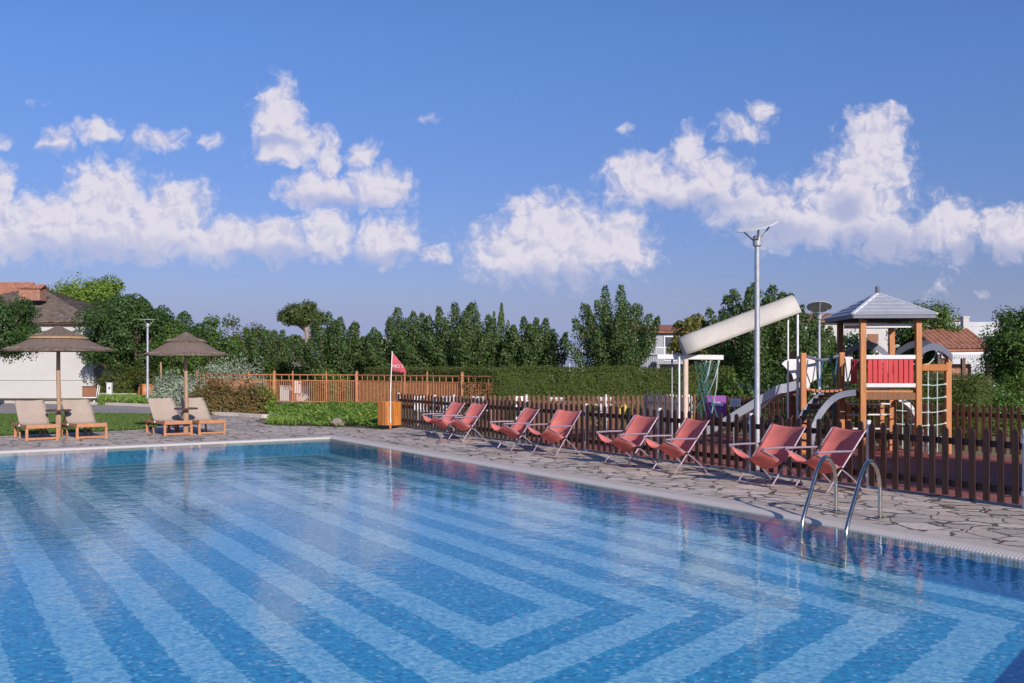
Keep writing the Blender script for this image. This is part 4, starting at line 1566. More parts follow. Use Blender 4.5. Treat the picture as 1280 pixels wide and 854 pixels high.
    tr = MB()
    for i in range(2, len(nr) - 1, 2):
        a = nr[i]
        tr.bar(a + Vector((0, .04, 0)), a + sd, .11, .03)
    tr.build('ramp_treads', M['dark_wood'], ra)
tower()

# playground signs on the rear fence
def signs():
    dd = 26.0
    c = A(894, 509, dd)
    root = thing('notice_board', (c.x, c.y, 0), R(4), 'square purple notice board with a pale cloud, by the rope net', 'sign')
    b = MB()
    b.box((0, 0, c.z), (.58, .03, .60))
    bo = b.build('panel', M['purple'], root, bevel=.01)
    m = MB()
    for x, z, r in ((-.08, .06, .05), (.0, .085, .07), (.09, .09, .065), (.17, .06, .05)):
        m.lathe([(0, 0), (r, 0), (r, .004), (0, .004)], 14, (0, 0, 0))
        k = len(m.v) - 14 * 4
        m.v[k:] = [(x + v[0], -.0165 - v[2] - .0005 * (x + .1), c.z + z + v[1] * .7) for v in m.v[k:]]
    m.build('cloud_emblem', M['pale_metal'], bo)
    s = MB()
    s.box((-.225, -.017, c.z + .02), (.10, .006, .2))
    s.build('emblem', M['magenta'], bo)
    tx = MB()
    for i in range(7):
        wd = (.40, .44, .36, .42, .40, .30, .42)[i]
        tx.box((-.02 + (wd - .42) / 2, -.0165, c.z - .03 - i * .034), (wd, .004, .008))
    tx.build('text_lines', M['lilac_tube'], bo)
    lg = MB()
    for x in (-.2, .2):
        lg.box((x, .04, (c.z + .2) / 2), (.04, .04, c.z + .2))
    lg.build('post', M['galv'], root)
    c = A(919, 503, 25.2)
    root = thing('notice_board', (c.x, c.y, 0), R(4), 'small white notice plate between the purple board and the slide', 'sign')
    b = MB()
    b.box((0, 0, c.z), (.28, .02, .20))
    bo = b.build('panel', M['white_plastic'], root)
    tx = MB()
    for i in range(4):
        tx.box((0, -.0115, c.z + .055 - i * .034), ((.2, .16, .2, .12)[i], .004, .006))
    tx.build('text_lines', M['grey_plastic'], bo)
    lg = MB()
    lg.box((0, .03, c.z / 2), (.035, .035, c.z))
    lg.build('post', M['galv'], root)
signs()

# white garden chairs seen through the pickets
def garden_chair():
    root = thing('garden_chair', (0, 0, 0), 0, '', 'garden chair', 'white garden chairs beyond the picket fence')
    s = MB()
    s.box((0, 0, .43), (.44, .44, .03))
    s.build('seat', M['white_plastic'], root, bevel=.01)
    b = MB()
    for k in range(5):
        x = -.18 + .09 * k
        b.bar((x, .20, .46), (x, .28, .84), .05, .018, up=(0, 1, 0))
    b.bar((-.22, .28, .85), (.22, .28, .85), .03, .06)
    b.build('backrest', M['white_plastic'], root)
    for x in (-.2, .2):
        for y in (-.2, .2):
            l = MB()
            l.bar((x, y, 0), (x * .95, y * .95, .42), .035, .035)
            l.build('leg', M['white_plastic'], root)
    for x in (-.235, .235):
        a = MB()
        a.bar((x, -.2, .64), (x, .25, .66), .045, .025)
        a.bar((x, -.19, .43), (x, -.19, .63), .03, .03)
        a.build('armrest', M['white_plastic'], root)
    return root
gc = garden_chair()
GC = [(528, 30.5, .4, 'white garden chair behind the wooden barrel and the first fence bay'), (553, 30.2, -.5, 'white garden chair behind the two coral chairs nearest the barrel'),
      (604, 30.8, 2.6, 'white garden chair below the end of the rust railing'), (655, 30.3, .2, 'white garden chair behind the third coral chair'),
      (697, 29.8, 3.0, 'white garden chair below the long hedge, behind the fourth coral chair'), (753, 29.5, -.3, 'white garden chair between the middle trees, beside the yellow toy')]
for i, (x, d, rz, lab) in enumerate(GC):
    o = gc if i == 0 else copy_tree(gc)
    p = A(x, 457, d)
    o.location = (p.x, p.y, -.05 if i > 9 else -.02)
    o.rotation_euler.z = rz
    o['label'] = lab
    if i == 5: gy = Vector((p.x + .42, p.y - .2, -.02))
yt = thing('spring_rider', gy, 0, 'small yellow spring toy beside a white garden chair', 'spring rider')
m = MB(); m.tube([(0.06 * math.cos(k * .8), .06 * math.sin(k * .8), .02 + k * .012) for k in range(30)], .012, 6); m.build('spring', M['galv'], yt, smooth=True)
m = MB(); m.prism([(-.25, -.03, .40), (.2, -.03, .38), (.28, -.03, .6), (.18, -.03, .8), (.08, -.03, .55), (-.18, -.03, .58)], (0, .08, 0)); m.build('body', M['yellow'], yt, bevel=.015)

# ================================================================== GARDEN DETAILS ON THE LEFT
def cart():
    p = G(113, 505)
    root = thing('waste_cart', p, .2, 'brown box cart on dark wheels in front of the white house wall', 'cart')
    b = MB(); b.box((0, 0, .56), (.62, .5, .46)); b.build('body', M['brown_door'], root, bevel=.03)
    b = MB(); b.box((0, 0, .81), (.66, .54, .05)); b.build('lid', M['dark_wood'], root, bevel=.02)
    f = MB()
    for y in (-.2, .2):
        f.bar((-.28, y, .31), (.28, y, .31), .04, .05)
        f.bar((.30, y, .31), (.38, y, .88), .035, .035)
    f.bar((.38, -.2, .87), (.38, .2, .87), .035, .035)
    f.build('frame', M['pale_metal'], root)
    for x in (-.2, .22):
        for y in (-.24, .24):
            w_ = MB(); w_.tube([(x, y - .025, .13), (x, y + .025, .13)], .13, 16); wo_ = w_.build('wheel', M['wheel'], root, smooth=True)
            hb = MB(); hb.tube([(x, y - .03, .13), (x, y + .03, .13)], .04, 10); hb.build('hub', M['pale_metal'], wo_)
cart()
p = A(137, 457, 51); p.z = -.03
r_ = thing('utility_bollard', p, 0, 'small white utility pillar in front of the olive hedge', 'bollard')
m = MB(); m.box((0, 0, .46), (.26, .2, .92)); m.build('body', M['white_plastic'], r_, bevel=.02)
m = MB(); m.box((.02, -.102, .68), (.08, .01, .1)); m.build('meter_window', M['glass'], r_)
m = MB(); m.box((0, 0, .935), (.29, .23, .04)); m.build('cap', M['pale_metal'], r_, bevel=.01)
p = A(182.5, 457, 50); p.z = -.03
r_ = thing('plant_pot', p, 0, 'large rounded terracotta pot half behind the slender lamp post', 'plant pot')
m = MB(); m.lathe([(.0, 0), (.24, 0), (.34, .2), (.40, .48), (.36, .74), (.30, .80), (.34, .86), (.34, .9), (.28, .9), (.27, .78), (0, .74)], 28); m.build('pot', M['pot'], r_, smooth=True)
p = A(201, 457, 49); p.z = -.03
r_ = thing('wooden_post', p, 0, 'thin weathered wooden stake in front of the silver shrub', 'post')
m = MB(); m.tube([(0, 0, 0), (.015, 0, 1.0), (0, 0, 1.98)], [.055, .05, .045], 9); m.build('stake', M['pole_wood'], r_, smooth=True)
m = MB(); m.tube([(0, 0, 1.975), (0, 0, 2.0)], .05, 9); m.build('stake_cap', M['straw_pale'], r_)
# low garden walls
def wall(a, b, h, th, label, mat, name='garden_wall'):
    o0 = (a + b) / 2
    root = thing(name, o0, math.atan2((b - a).y, (b - a).x), label, 'wall')
    L_ = (b - a).length
    m = MB(); m.box((0, 0, h / 2), (L_, th, h)); m.build('wall', M[mat], root)
    m = MB(); m.box((0, 0, h + .025), (L_ + .06, th + .08, .05)); m.build('coping_stone', M['coping'], root, bevel=.01)
def g0(x, d, z=-.04): return Vector(((x - 640) / F * d, d, z))
wall(g0(195, 51.5), g0(228, 51), .38, .25, 'low white garden wall between the terracotta pot and the red shrub', 'white_wall')
wall(g0(122, 51.5), g0(172, 51), .36, .3, 'low grey garden wall between the cart and the terracotta pot', 'grey_wall')
wall(g0(352, 52), g0(388, 51.6), .75, .3, 'stepped white garden wall seen through the rust railing', 'white_wall')
p = g0(372, 50.5)
r_ = thing('info_board', p, 0, 'small white framed board standing behind the rust railing', 'sign')
m = MB(); m.box((0, 0, .75), (.36, .05, .62)); m.build('frame', M['white_plastic'], r_, bevel=.01)
m = MB(); m.box((0, -.028, .76), (.24, .01, .46)); m.build('panel', M['grey_wall'], r_)
m = MB(); m.box((-.14, 0, .22), (.04, .04, .44)); m.box((.14, 0, .22), (.04, .04, .44)); m.build('leg', M['white_plastic'], r_)
# rock
p = G(423, 532.5)
import bmesh
bm = bmesh.new()
bmesh.ops.create_icosphere(bm, subdivisions=3, radius=1)
rr = random.Random(8)
from mathutils import noise as mnoise
for v in bm.verts:
    n = mnoise.fractal(v.co * 1.6 + Vector((4, 2, 1)), .8, 2.1, 4)
    v.co *= 1 + .28 * n
    v.co.x *= .21; v.co.y *= .18; v.co.z *= .13
    v.co.z += .10
    if v.co.z > .18: v.co.z += .35 * (v.co.z - .18)
me = bpy.data.meshes.new('boulder'); bm.to_mesh(me); me.materials.append(M['rock'])
o = bpy.data.objects.new('boulder', me); COL.objects.link(o); o.location = p
tag(o, 'rough pale boulder at the edge of the green ground cover', 'rock')

# ground cover
gcp = [G(335, 516), G(350, 510), G(400, 508), G(470, 508), G(478, 530), G(473, 535.5), G(440, 533.3), G(400, 532.5), G(372, 531.5), G(368, 525.5), G(335, 523)]
pp = poly_scatter(gcp, 15000)
hh = .16 + .16 * (np.sin(pp[:, 0] * 2.3) * np.sin(pp[:, 1] * 1.3 + 1) + .6 * np.sin(pp[:, 0] * 5.1 + pp[:, 1] * 3)) + .08
hh = np.clip(hh, .06, .5) * .62
z = RNG.uniform(.15, 1, len(pp)) ** .6 * hh
o = leaf_mesh('ground_cover', np.column_stack([pp, z]), np.tile(np.array([0, -.3, 1.]), (len(pp), 1)), .10, M['lf_cover'], None, .6, .7)
tag(o, 'low bright green ground cover spreading between the path and the barrel', 'ground cover', kind='stuff')
tp = poly_scatter([G(332, 530), G(338, 525.5), G(360, 525), G(372, 528), G(370, 531.5)], 2600)
o = leaf_mesh('grass_tuft', np.column_stack([tp, RNG.uniform(.02, .14, len(tp))]), np.tile(np.array([0, -1, .2]), (len(tp), 1)), .12, M['lf_cover'], None, .2, .5, droop=3)
tag(o, kind='stuff')
tp = poly_scatter([G(122, 506.5), G(122, 501), G(182, 501), G(196, 505), G(190, 508.3), G(150, 506.8)], 7000)
o = leaf_mesh('bed_grass', np.column_stack([tp, RNG.uniform(.02, .32, len(tp))]), np.tile(np.array([0, -1, .3]), (len(tp), 1)), .16, M['lf_cover'], None, .25, .5, droop=3)
tag(o, kind='stuff')

bush(g0(268, 36.8), 1.05, .9, 1.36, 'dense shrub with rusty red new leaves beside the small parasol', 'lf_red', 7000, .085)
bush(g0(312, 37.5), .85, .8, 1.2, 'green and red shrub touching the left end of the rust railing', 'lf_red', 5000, .085)
bush(G(326, 517.0, 0) + Vector((0, .5, 0)), .58, .55, .92, 'round yellow green bush at the bend of the path', 'lf_lime', 3600, .08)
bush(g0(410, 46.5), 1.0, .7, 1.65, 'loose pale green shrub growing through the rust railing', 'lf_hedge_light', 4500, .11)
bush(g0(480, 45), .7, .6, .9, 'olive shrub behind the rust railing near the flag', 'lf_mid', 2600, .1)
bush(g0(245, 47), .9, .8, 1.35, 'silver grey shrub behind the small parasol pole', 'lf_silver', 4000, .09, group=None)
bush(g0(215, 48), 1.0, .8, 1.5, 'dusty grey green shrub behind the thin wooden stake', 'lf_silver', 4500, .09)
bush(g0(278, 51), 1.5, .9, 2.15, 'silver leaved shrub above the left end of the rust railing', 'lf_silver', 6500, .09)
bush(g0(308, 52), 1.2, .9, 2.05, 'silver leaved shrub beside the pale hedge end', 'lf_silver', 5000, .09)
bush(g0(338, 53), 1.0, .9, 2.1, 'rounded dark green shrub beside the silver shrubs', 'lf_mid', 4000, .1)
bush(g0(148, 52.6), 1.4, .8, 1.9, 'olive hedge shrub behind the white utility pillar', 'lf_hedge', 5500, .1)
bush(g0(184, 52.6), 1.4, .8, 1.85, 'olive hedge shrub behind the terracotta pot', 'lf_hedge', 5500, .1)
bush(g0(222, 47.5) + Vector((0, 1, 0)), .5, .4, .55, 'small yellow green plant in front of the low white wall', 'lf_lime', 1500, .09)
bush(g0(1238, 26.5), .75, .7, 1.45, 'bright loose shrub behind the rear fence near the dense right tree', 'lf_mid', 3000, .09)
bush(g0(1268, 28.5), .9, .8, 1.3, 'low green shrub under the dense right tree', 'lf_hedge_light', 3000, .09)
bush(g0(1085, 33), 1.3, .9, 1.9, 'green shrub seen under the play tower roof', 'lf_mid', 4000, .1)
bush(g0(970, 31), 1.4, .8, 1.5, 'dark shrub behind the slide', 'lf_dark', 4000, .1)
bush(g0(1035, 30), 1.5, .8, 1.9, 'dark shrub behind the tower bridge', 'lf_dark', 4500, .1)

hedge(g0(322, 54), g0(478, 53), 1.2, 1.78, 'pale clipped hedge behind the rust railing, left of the flag', 'lf_hedge_light', 260, .1)
hedge(g0(470, 46), g0(640, 38), 1.1, 1.72, 'clipped hedge behind the right part of the rust railing', 'lf_hedge', 600, .06)
hedge(g0(622, 33.6), g0(915, 31.0), 1.1, 1.76, 'long dark clipped hedge behind the middle coral chairs', 'lf_hedge', 900, .048)
bush(g0(918, 30.6), .65, .6, 1.62, 'shaggy unclipped end of the long hedge above the slide', 'lf_mid', 3000, .1)
hedge(g0(1040, 25.6), g0(1232, 23.2), 1.0, 1.62, 'dark clipped hedge behind the rope net of the tower', 'lf_hedge', 900, .045)

# ================================================================== TREES
mulberry(g0(335, 54), 4.25, 3.9, 'bushy upright mulberry right of the brown parasol, left of the umbrella pine', 22)
mulberry(g0(418, 50), 4.6, 4.6, 'wide fan shaped mulberry directly beneath the umbrella pine', 30)
mulberry(g0(508, 48), 4.75, 4.2, 'upright mulberry above the flag, left part of the dark clump', 26)
mulberry(g0(577, 47), 5.05, 4.7, 'taller mulberry above the end of the rust railing', 30)
mulberry(g0(622, 49), 5.2, 1.5, 'narrow pale mulberry with bare looking tips, tallest above the picket fence', 12, mat='lf_mid', dens=480, thin=1.2)
mulberry(g0(662, 46), 4.4, 3.6, 'spreading mulberry with one long leaning branch to the right', 24)
mulberry(g0(768, 43), 5.5, 4.2, 'big open mulberry standing alone above the long hedge', 28, dens=1350, leaf=.09)
mulberry(g0(955, 36), 5.0, 4.8, 'large mulberry behind the white awning and the tall lamp', 34, dens=1300, leaf=.09)
mulberry(g0(1012, 40), 4.2, 2.9, 'dark mulberry behind the tipped lamp disc', 20)
broadleaf(g0(113, 66), 7.9, 5.8, 'lime green tree topping the thatched roof of the white house', 'lf_lime', 54, .17, 520)
broadleaf(g0(160, 54.8), 5.8, 5.7, 'big dark leafy tree whose shade falls on the white wall', 'lf_dark', 84, .135, 460, z0f=.12, clump=.125, sharp=1.3)
broadleaf(g0(208, 56.5), 5.1, 4.5, 'dark leafy tree beside the slender lamp, lower than its neighbour', 'lf_dark', 60, .13, 420, z0f=.12, clump=.125, sharp=1.3)
broadleaf(g0(222, 52), 4.2, 2.6, 'fresh green tree behind the slender lamp post', 'lf_mid', 26, .15, 220, z0f=.1)
broadleaf(g0(-8, 44), 4.85, 4.9, 'dark tree at the left edge, in front of the white house', 'lf_dark', 60, .11, 520, z0f=.42, clump=.15, sharp=.5)
broadleaf(g0(262, 60), 4.9, 3.8, 'mid green rounded tree behind the small parasol', 'lf_mid', 30, .18, 220, z0f=.1)
broadleaf(g0(300, 64), 5.0, 3.8, 'olive rounded tree between the parasol and the umbrella pine', 'lf_hedge', 26, .18, 220, z0f=.1)
broadleaf(g0(240, 70), 5.0, 3.4, 'dark tree in the far gap behind the small parasol', 'lf_dark', 26, .2, 220, z0f=.1)
broadleaf(g0(866, 52), 4.95, 2.3, 'yellowish feathery tree behind the upper end of the mid house', 'lf_yellow', 26, .16, 200, z0f=.15, sharp=1.2)
broadleaf(g0(890, 50), 4.2, 2.2, 'olive bushy tree tucked behind the white awning', 'lf_yellow', 22, .16, 200, z0f=.1)
broadleaf(g0(1152, 42), 4.75, 3.1, 'round green tree behind the right side of the tower roof', 'lf_mid', 38, .10, 480, z0f=.15)
broadleaf(g0(1282, 33), 4.05, 2.8, 'dense dark green tree at the right edge beyond the playground', 'lf_mid', 60, .085, 560, z0f=.18, clump=.2)
broadleaf(g0(1060, 46), 3.4, 3.0, 'low dark tree in front of the white building behind the tower', 'lf_dark', 26, .15, 220, z0f=.1)
broadleaf(g0(680, 75), 4.6, 3.4, 'distant dark tree between the two middle mulberries', 'lf_dark', 22, .2, 200, z0f=.1)
broadleaf(g0(455, 80), 4.6, 3.0, 'distant olive tree behind the small white building', 'lf_hedge', 20, .2, 200, z0f=.1)
# umbrella pine
p = g0(380, 68)
r_ = thing('umbrella_pine', p, 0, 'umbrella pine with a flat round crown on a bare leaning trunk', 'tree')
m = MB()
m.tube(bez([(0, 0, 0), (-.1, 0, 2.2), (.25, 0, 3.6), (.1, 0, 4.4), (-.1, 0, 5.0)], 4), [.28 - .011 * i for i in range(17)], 8)
P_, N_ = [], []
for k in range(48):
    a = RNG.uniform(0, 6.28); rr_ = math.sqrt(RNG.uniform(0, 1)) * 1.35
    c = np.array([rr_ * math.cos(a) - .1, rr_ * math.sin(a), 4.85 + 1.2 * (1 - (rr_ / 1.7) ** 2) * RNG.uniform(.0, 1)])
    m.tube([(0.05, 0, 4.3 + .2 * RNG.uniform(-1, 1)), tuple(c * .6 + np.array([0, 0, 4.6]) * .4), tuple(c)], [.05, .03, .015], 5)
    n = 170
    dd = unit(RNG.normal(size=(n, 3)) * np.array([1, 1, .6]))
    P_.append(c + dd * RNG.uniform(.1, 1, (n, 1)) ** .5 * .48); N_.append(dd + np.array([0, 0, .5]))
m.build('trunk', M['pale_bark'], r_, smooth=True)
leaf_mesh('crown', np.concatenate(P_), np.concatenate(N_), .2, M['lf_pine'], r_, .4, .7)
# trees outside the frame on the sun side: they shade the right of the playground
broadleaf(Vector((9.9, 11.6, 0)), 3.5, 4.4, 'broad leafy tree standing at the near end of the playground', 'lf_mid', 60, .16, 420, z0f=.1)
bush(g0(1236, 46), 1.6, 1.0, 2.3, 'dark shrub behind the right end of the tiled pavilion', 'lf_dark', 4200, .1)
bush(g0(1205, 44.5), 1.2, .8, 1.5, 'green shrub below the carved fascia of the pavilion', 'lf_hedge', 3200, .1)

# ================================================================== HOUSES
def tiled_roof(name, root, a, b, up, thick, mat, pitch=.20, amp=.045):
    """corrugated pantile slope: a->b is the eave, up is the vector from eave to ridge"""
    a, b, up = Vector(a), Vector(b), Vector(up)
    d = b - a
    L = d.length
    n = max(4, int(L / pitch)) * 6
    nrm = d.cross(up).normalized()
    m = MB()
    vs = []
    rows = 5
    for i in range(n + 1):
        w_ = abs(math.sin(math.pi * i / 6)) * amp
        for k in range(rows + 1):
            st = (k % 1)
            vs.append(a + d * (i / n) + up * (k / rows) + nrm * (w_ + .0))
    m.add(vs, [(i * (rows + 1) + k, (i + 1) * (rows + 1) + k, (i + 1) * (rows + 1) + k + 1, i * (rows + 1) + k + 1) for i in range(n) for k in range(rows)])
    o0 = len(m.v)
    m.prism([a - nrm * .01, b - nrm * .01, b + up - nrm * .01, a + up - nrm * .01], -nrm * thick)
    return m.build(name, mat, root)

def house_left():
    p = g0(-20, 60)
    root = thing('thatched_house', p, 0, 'white house with a grey brown shingle hip roof at the left edge', 'house')
    xr = g0(117, 56).x - p.x
    xl = xr - 11.4
    y0, y1 = -4.0, 6.5
    zE = 4.25
    m = MB(); m.box(((xl + xr) / 2, (y0 + y1) / 2, zE / 2), (xr - xl, y1 - y0, zE)); wl = m.build('wall', M['white_wall'], root)
    m = MB(); m.box(((xl + xr) / 2, y0 - .03, 1.05), (xr - xl + .02, .05, .07)); m.build('string_course', M['white_wall'], wl, bevel=.01)
    oh = .35
    e = [Vector((xl - oh, y0 - oh, zE)), Vector((xr + oh, y0 - oh, zE)), Vector((xr + oh, y1 + oh, zE)), Vector((xl - oh, y1 + oh, zE))]
    rg = [Vector((xl + 5.2, 1.2, 6.55)), Vector((xr - 5.3, 1.2, 6.55))]
    m = MB()
    def slope(q, rows=16, cols=40):
        a, b, c, d = q
        nrm = (b - a).cross(d - a).normalized()
        for k in range(rows):
            f0, f1 = k / rows, min(1, (k + 1.25) / rows)
            for j in range(cols):
                g0_, g1_ = j / cols, (j + .98) / cols
                t = RNG.uniform(.02, .05)
                sh = RNG.uniform(-.25, .25) / rows
                f0j = max(0, f0 + sh)
                P = [a.lerp(b, g0_).lerp(d.lerp(c, g0_), f0j), a.lerp(b, g1_).lerp(d.lerp(c, g1_), f0j), a.lerp(b, g1_).lerp(d.lerp(c, g1_), f1), a.lerp(b, g0_).lerp(d.lerp(c, g0_), f1)]
                vs = [P[0] + nrm * (t + .03), P[1] + nrm * (t + .03), P[2] + nrm * .012, P[3] + nrm * .012, P[0], P[1]]
                m.add(vs, [(0, 1, 2, 3), (4, 5, 1, 0)])
    slope((e[0], e[1], rg[1], rg[0])); slope((e[1], e[2], rg[1] + Vector((0, .01, 0)), rg[1])); slope((e[2], e[3], rg[0], rg[1])); slope((e[3], e[0], rg[0], rg[0] + Vector((0, .01, 0))))
    ro = m.build('roof', M['shingle'], root)
    m = MB(); m.box(((xl + xr) / 2, (y0 + y1) / 2, zE - .06), (xr - xl + 2 * oh - .1, y1 - y0 + 2 * oh - .1, .1)); m.build('eave', M['dark_wood'], ro)
    c = A(41, 354, 58) - p
    m = MB(); m.box((c.x, c.y, c.z - .68), (1.2, .8, .7)); ch = m.build('chimney', M['brick'], ro)
    for s in (-1, 1):
        tiled_roof('chimney_roof', ch, (c.x - .72, c.y + s * .5, c.z - .34), (c.x + .72, c.y + s * .5, c.z - .34), (0, -s * .5, .24), .02, M['terracotta'], .18, .03)
    p2 = g0(-30, 74)
    root = thing('villa', p2, 0, 'pink villa gable with tiled roof rising behind the thatched house', 'house')
    m = MB(); m.box((0, 0, 3.2), (8, 6, 6.4)); wl = m.build('wall', M['beige_wall'], root)
    for x in (1.0, 3.0):
        m = MB(); m.box((x, -3.01, 5.2), (.9, .06, 1.1)); w = m.build('window', M['white_plastic'], wl)
        m = MB(); m.box((x, -3.045, 5.2), (.74, .03, .94)); m.build('pane', M['glass'], w)
    for s in (-1, 1):
        tiled_roof('roof', root, (-4.3, s * 3.4, 6.3) if s < 0 else (4.3, s * 3.4, 6.3), (4.3, s * 3.4, 6.3) if s < 0 else (-4.3, s * 3.4, 6.3), (0, -s * 3.4, 1.7), .06, M['terracotta'])
house_left()

def window(parent, x, y, z, w, h, frame='white_plastic', pane='glass'):
    m = MB()
    m.box((x - w / 2, y, z), (.07, .08, h + .07)); m.box((x + w / 2, y, z), (.07, .08, h + .07))
    m.box((x, y, z + h / 2), (w - .07, .08, .07)); m.box((x, y, z - h / 2), (w - .07, .08, .07))
    wf = m.build('window', M[frame], parent)
    m = MB(); m.box((x, y - .005, z), (w - .07, .03, h - .07)); m.build('pane', M[pane], wf)

def villa(p, w, d, h, label, rz=0, roof=True, rise=1.1, wallmat='white_wall', wins=(), balcony=None, door=None, ov=.4):
    root = thing('villa', p, rz, label, 'house')
    m = MB(); m.box((0, d / 2, h / 2), (w, d, h)); wl = m.build('wall', M[wallmat], root)
    for (x, z, ww, hh) in wins: window(wl, x, -.03, z, ww, hh)
    if door:
        x, z, ww, hh = door
        m = MB(); m.box((x, -.03, z), (ww, .08, hh)); do = m.build('door', M['brown_door'], wl, bevel=.01)
        m = MB(); m.box((x + ww * .35, -.085, z), (.04, .04, .18)); m.build('handle', M['galv'], do)
    if balcony:
        x, z, ww = balcony
        b = MB(); b.box((x, -.6, z), (ww, 1.2, .15)); bo = b.build('balcony', M[wallmat], root)
        b = MB()
        b.bar((x - ww / 2, -1.18, z + .95), (x + ww / 2, -1.18, z + .95), .05, .05)
        for k in range(int(ww / .14) + 1):
            xx = x - ww / 2 + k * .14
            b.bar((xx, -1.18, z + .07), (xx, -1.18, z + .93), .02, .02)
        b.build('railing', M['pale_metal'], bo)
        for s in (-1, 1):
            b = MB(); b.box((x + s * (ww / 2 - .1), -1.1, (z - .07) / 2), (.18, .18, z - .15)); b.build('column', M[wallmat], bo)
    if roof:
        for s in (-1, 1):
            y = -ov if s < 0 else d + ov
            a, b_ = Vector((-w / 2 - ov, y, h)), Vector((w / 2 + ov, y, h))
            if s > 0: a, b_ = b_, a
            tiled_roof('roof', root, a, b_, (0, -s * (d / 2 + ov), rise), .08, M['terracotta'])
        for s in (-1, 1):
            m = MB(); m.prism([(s * (w / 2 - .02), 0.02, h), (s * (w / 2 - .02), d - .02, h), (s * (w / 2 - .02), d / 2, h + rise - .12)], (-s * .1, 0, 0)); m.build('gable', M[wallmat], root)
    else:
        m = MB()
        m.box((0, .1, h + .12), (w + .1, .25, .28)); m.build('parapet', M[wallmat], root)
    return root
villa(g0(842, 62), 5.2, 5, 3.95, 'white two storey villa with a balcony between the lone mulberry and the awning',   .12, rise=.5, wallmat='shade_wall', wins=((-1.9, 3.0, .8, 1.0), (-.2, 2.9, .8, 1.5), (1.5, 2.9, .8, 1.5)), balcony=(.3, 2.0, 3.4))
villa(g0(470, 95), 2.6, 4, 4.3, 'small white building glimpsed between two mulberries near the flag', 0, roof=False, wins=((-.5, 3.4, .6, .6), (-.5, 1.8, .6, .6)))
villa(g0(1068, 62), 6.6, 6, 4.62, 'white villa with a brown door seen under the play tower roof', 0, rise=.6, wins=((-.65, 3.45, .5, .5), (0.0, 3.45, .5, .5), (-2.2, 3.2, .7, .8)), door=(1.15, 3.3, .65, 1.0))
villa(g0(1005, 70), 5.0, 6, 4.3, 'villa with an orange tiled roof peeking out right of the slanting awning', .3, rise=.9, wins=((.5, 3.3, .8, .9),))
villa(g0(1206, 60), 4.6, 6, 4.2, 'flat roofed grey white building behind the red pantile roof', -.05, roof=False, wallmat='grey_wall', wins=((-1.4, 3.3, .8, .7), (1.4, 3.3, .8, .7)))
villa(g0(1196, 74), 3.2, 6, 4.3, 'far villa whose orange roof shows above the flat roofed building', .0, rise=1.0, wins=((0, 3.2, .8, .8),))
villa(g0(352, 100), 3.0, 6, 4.15, 'distant pinkish villa above the olive trees beside the umbrella pine', .1, rise=.5, wallmat='beige_wall', wins=((0, 3.6, .8, .9),))

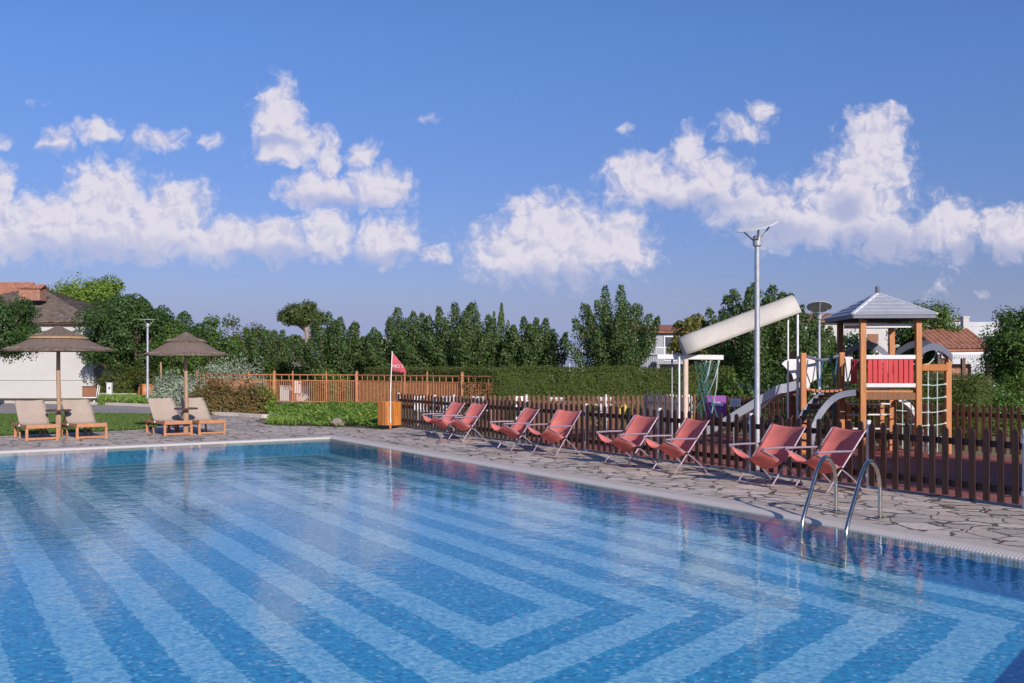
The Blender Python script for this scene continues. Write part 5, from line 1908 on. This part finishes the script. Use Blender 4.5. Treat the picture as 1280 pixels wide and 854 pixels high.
def pavilion():
    p = g0(1206, 40)
    root = thing('tiled_pavilion', p, 0, 'open pavilion with a red pantile roof and grey carved fascia', 'pavilion')
    def L(x, y, d): return A(x, y, d) - p
    a, b = L(1172, 437, 39), L(1243, 436, 39)
    zr = L(1186, 412.5, 41.2)
    tiled_roof('roof', root, a, b, (.0, 2.2, zr.z - a.z), .08, M['terracotta'], .19, .05)
    tiled_roof('roof', root, b + Vector((0, 4.4, 0)), a + Vector((0, 4.4, 0)), (.0, -2.2, zr.z - a.z), .08, M['terracotta'], .19, .05)
    fa = MB()
    fa.box(((a.x + b.x) / 2, a.y + .15, a.z - .10), (b.x - a.x - .1, .06, .16)); fo = fa.build('fascia', M['pale_metal'], root)
    lf = MB()
    n = 22
    for k in range(n):
        x = a.x + .2 + (b.x - a.x - .3) * (k + .5) / n
        lf.prism([(x - .045, a.y + .12, a.z - .18), (x + .045, a.y + .12, a.z - .18), (x + .03, a.y + .12, a.z - .34), (x - .03, a.y + .12, a.z - .34 - .03 * (k % 2))], (0, .03, 0))
    lf.build('fascia_fringe', M['grey_wall'], fo)
    for x in (a.x + .15, (a.x + b.x) / 2, b.x - .15):
        for y in (a.y + .25, a.y + 4.0):
            m = MB(); m.box((x, y, (a.z - .05) / 2), (.14, .14, a.z - .05)); m.build('column', M['dark_wood'], root, bevel=.01)
    m = MB(); m.box(((a.x + b.x) / 2, a.y + 3.9, (a.z - .1) / 2), (b.x - a.x - .4, .12, a.z - .1)); m.build('back_wall', M['dark_wood'], root)
    m = MB(); m.box((L(1214, 457, 39).x, a.y + 1.2, .95), (.95, .35, 1.9)); m.build('brick_counter', M['brick'], root, bevel=.01)
    # white chimney beside it
    c = L(1206, 406, 58)
    r2 = thing('chimney_stack', p + Vector((c.x, c.y, 0)), 0, 'square white chimney stack above the red pantile roof', 'chimney')
    m = MB(); m.box((0, 0, 2.3), (.34, .4, 4.6)); m.build('shaft', M['white_wall'], r2)
    m = MB(); m.box((0, 0, 4.65), (.4, .46, .1)); m.build('cap', M['white_wall'], r2, bevel=.01)
pavilion()

# court fence posts between the mulberries
def court():
    p = g0(695, 58)
    root = thing('court_fence', p, 0, 'tall mesh sports court fence on pale posts between two middle mulberries', 'fence')
    for x in (663, 680, 699, 712, 728):
        q_ = g0(x, 58) - p
        m = MB(); m.tube([q_, q_ + Vector((0, 0, 2.95))], .022, 8); m.build('post', M['pale_metal'], root)
    m = MB(); a, b = g0(699, 58) - p, g0(712, 58) - p
    m.bar(a + Vector((0, 0, 2.95)), b + Vector((0, 0, 2.95)), .05, .05); m.build('rail', M['pale_metal'], root)
    m = MB(); a, b = g0(663, 58.2) - p, g0(728, 58.2) - p
    for k in range(40):
        z = .1 + k * .07
        m.bar(a + Vector((0, 0, z)), b + Vector((0, 0, z)), .008, .012)
    n = int((b - a).length / .07)
    for k in range(n):
        c = a.lerp(b, k / n); m.bar(c, c + Vector((0, 0, 2.9)), .012, .008)
    m.build('mesh_net', M['net_mesh'], root)
    p = g0(610, 58)
    root = thing('court_fence', p, 0, 'low white rail and slim posts visible under the narrow pale mulberry', 'fence')
    for x in (597, 611, 617, 630):
        q_ = g0(x, 58) - p
        m = MB(); m.tube([q_, q_ + Vector((0, 0, 2.7))], .03, 8); m.build('post', M['pale_metal'], root)
    for z in (2.02, 2.2):
        m = MB(); m.bar(g0(597, 58) - p + Vector((0, 0, z)), g0(630, 58) - p + Vector((0, 0, z)), .05, .05); m.build('rail', M['pale_metal'], root)
court()
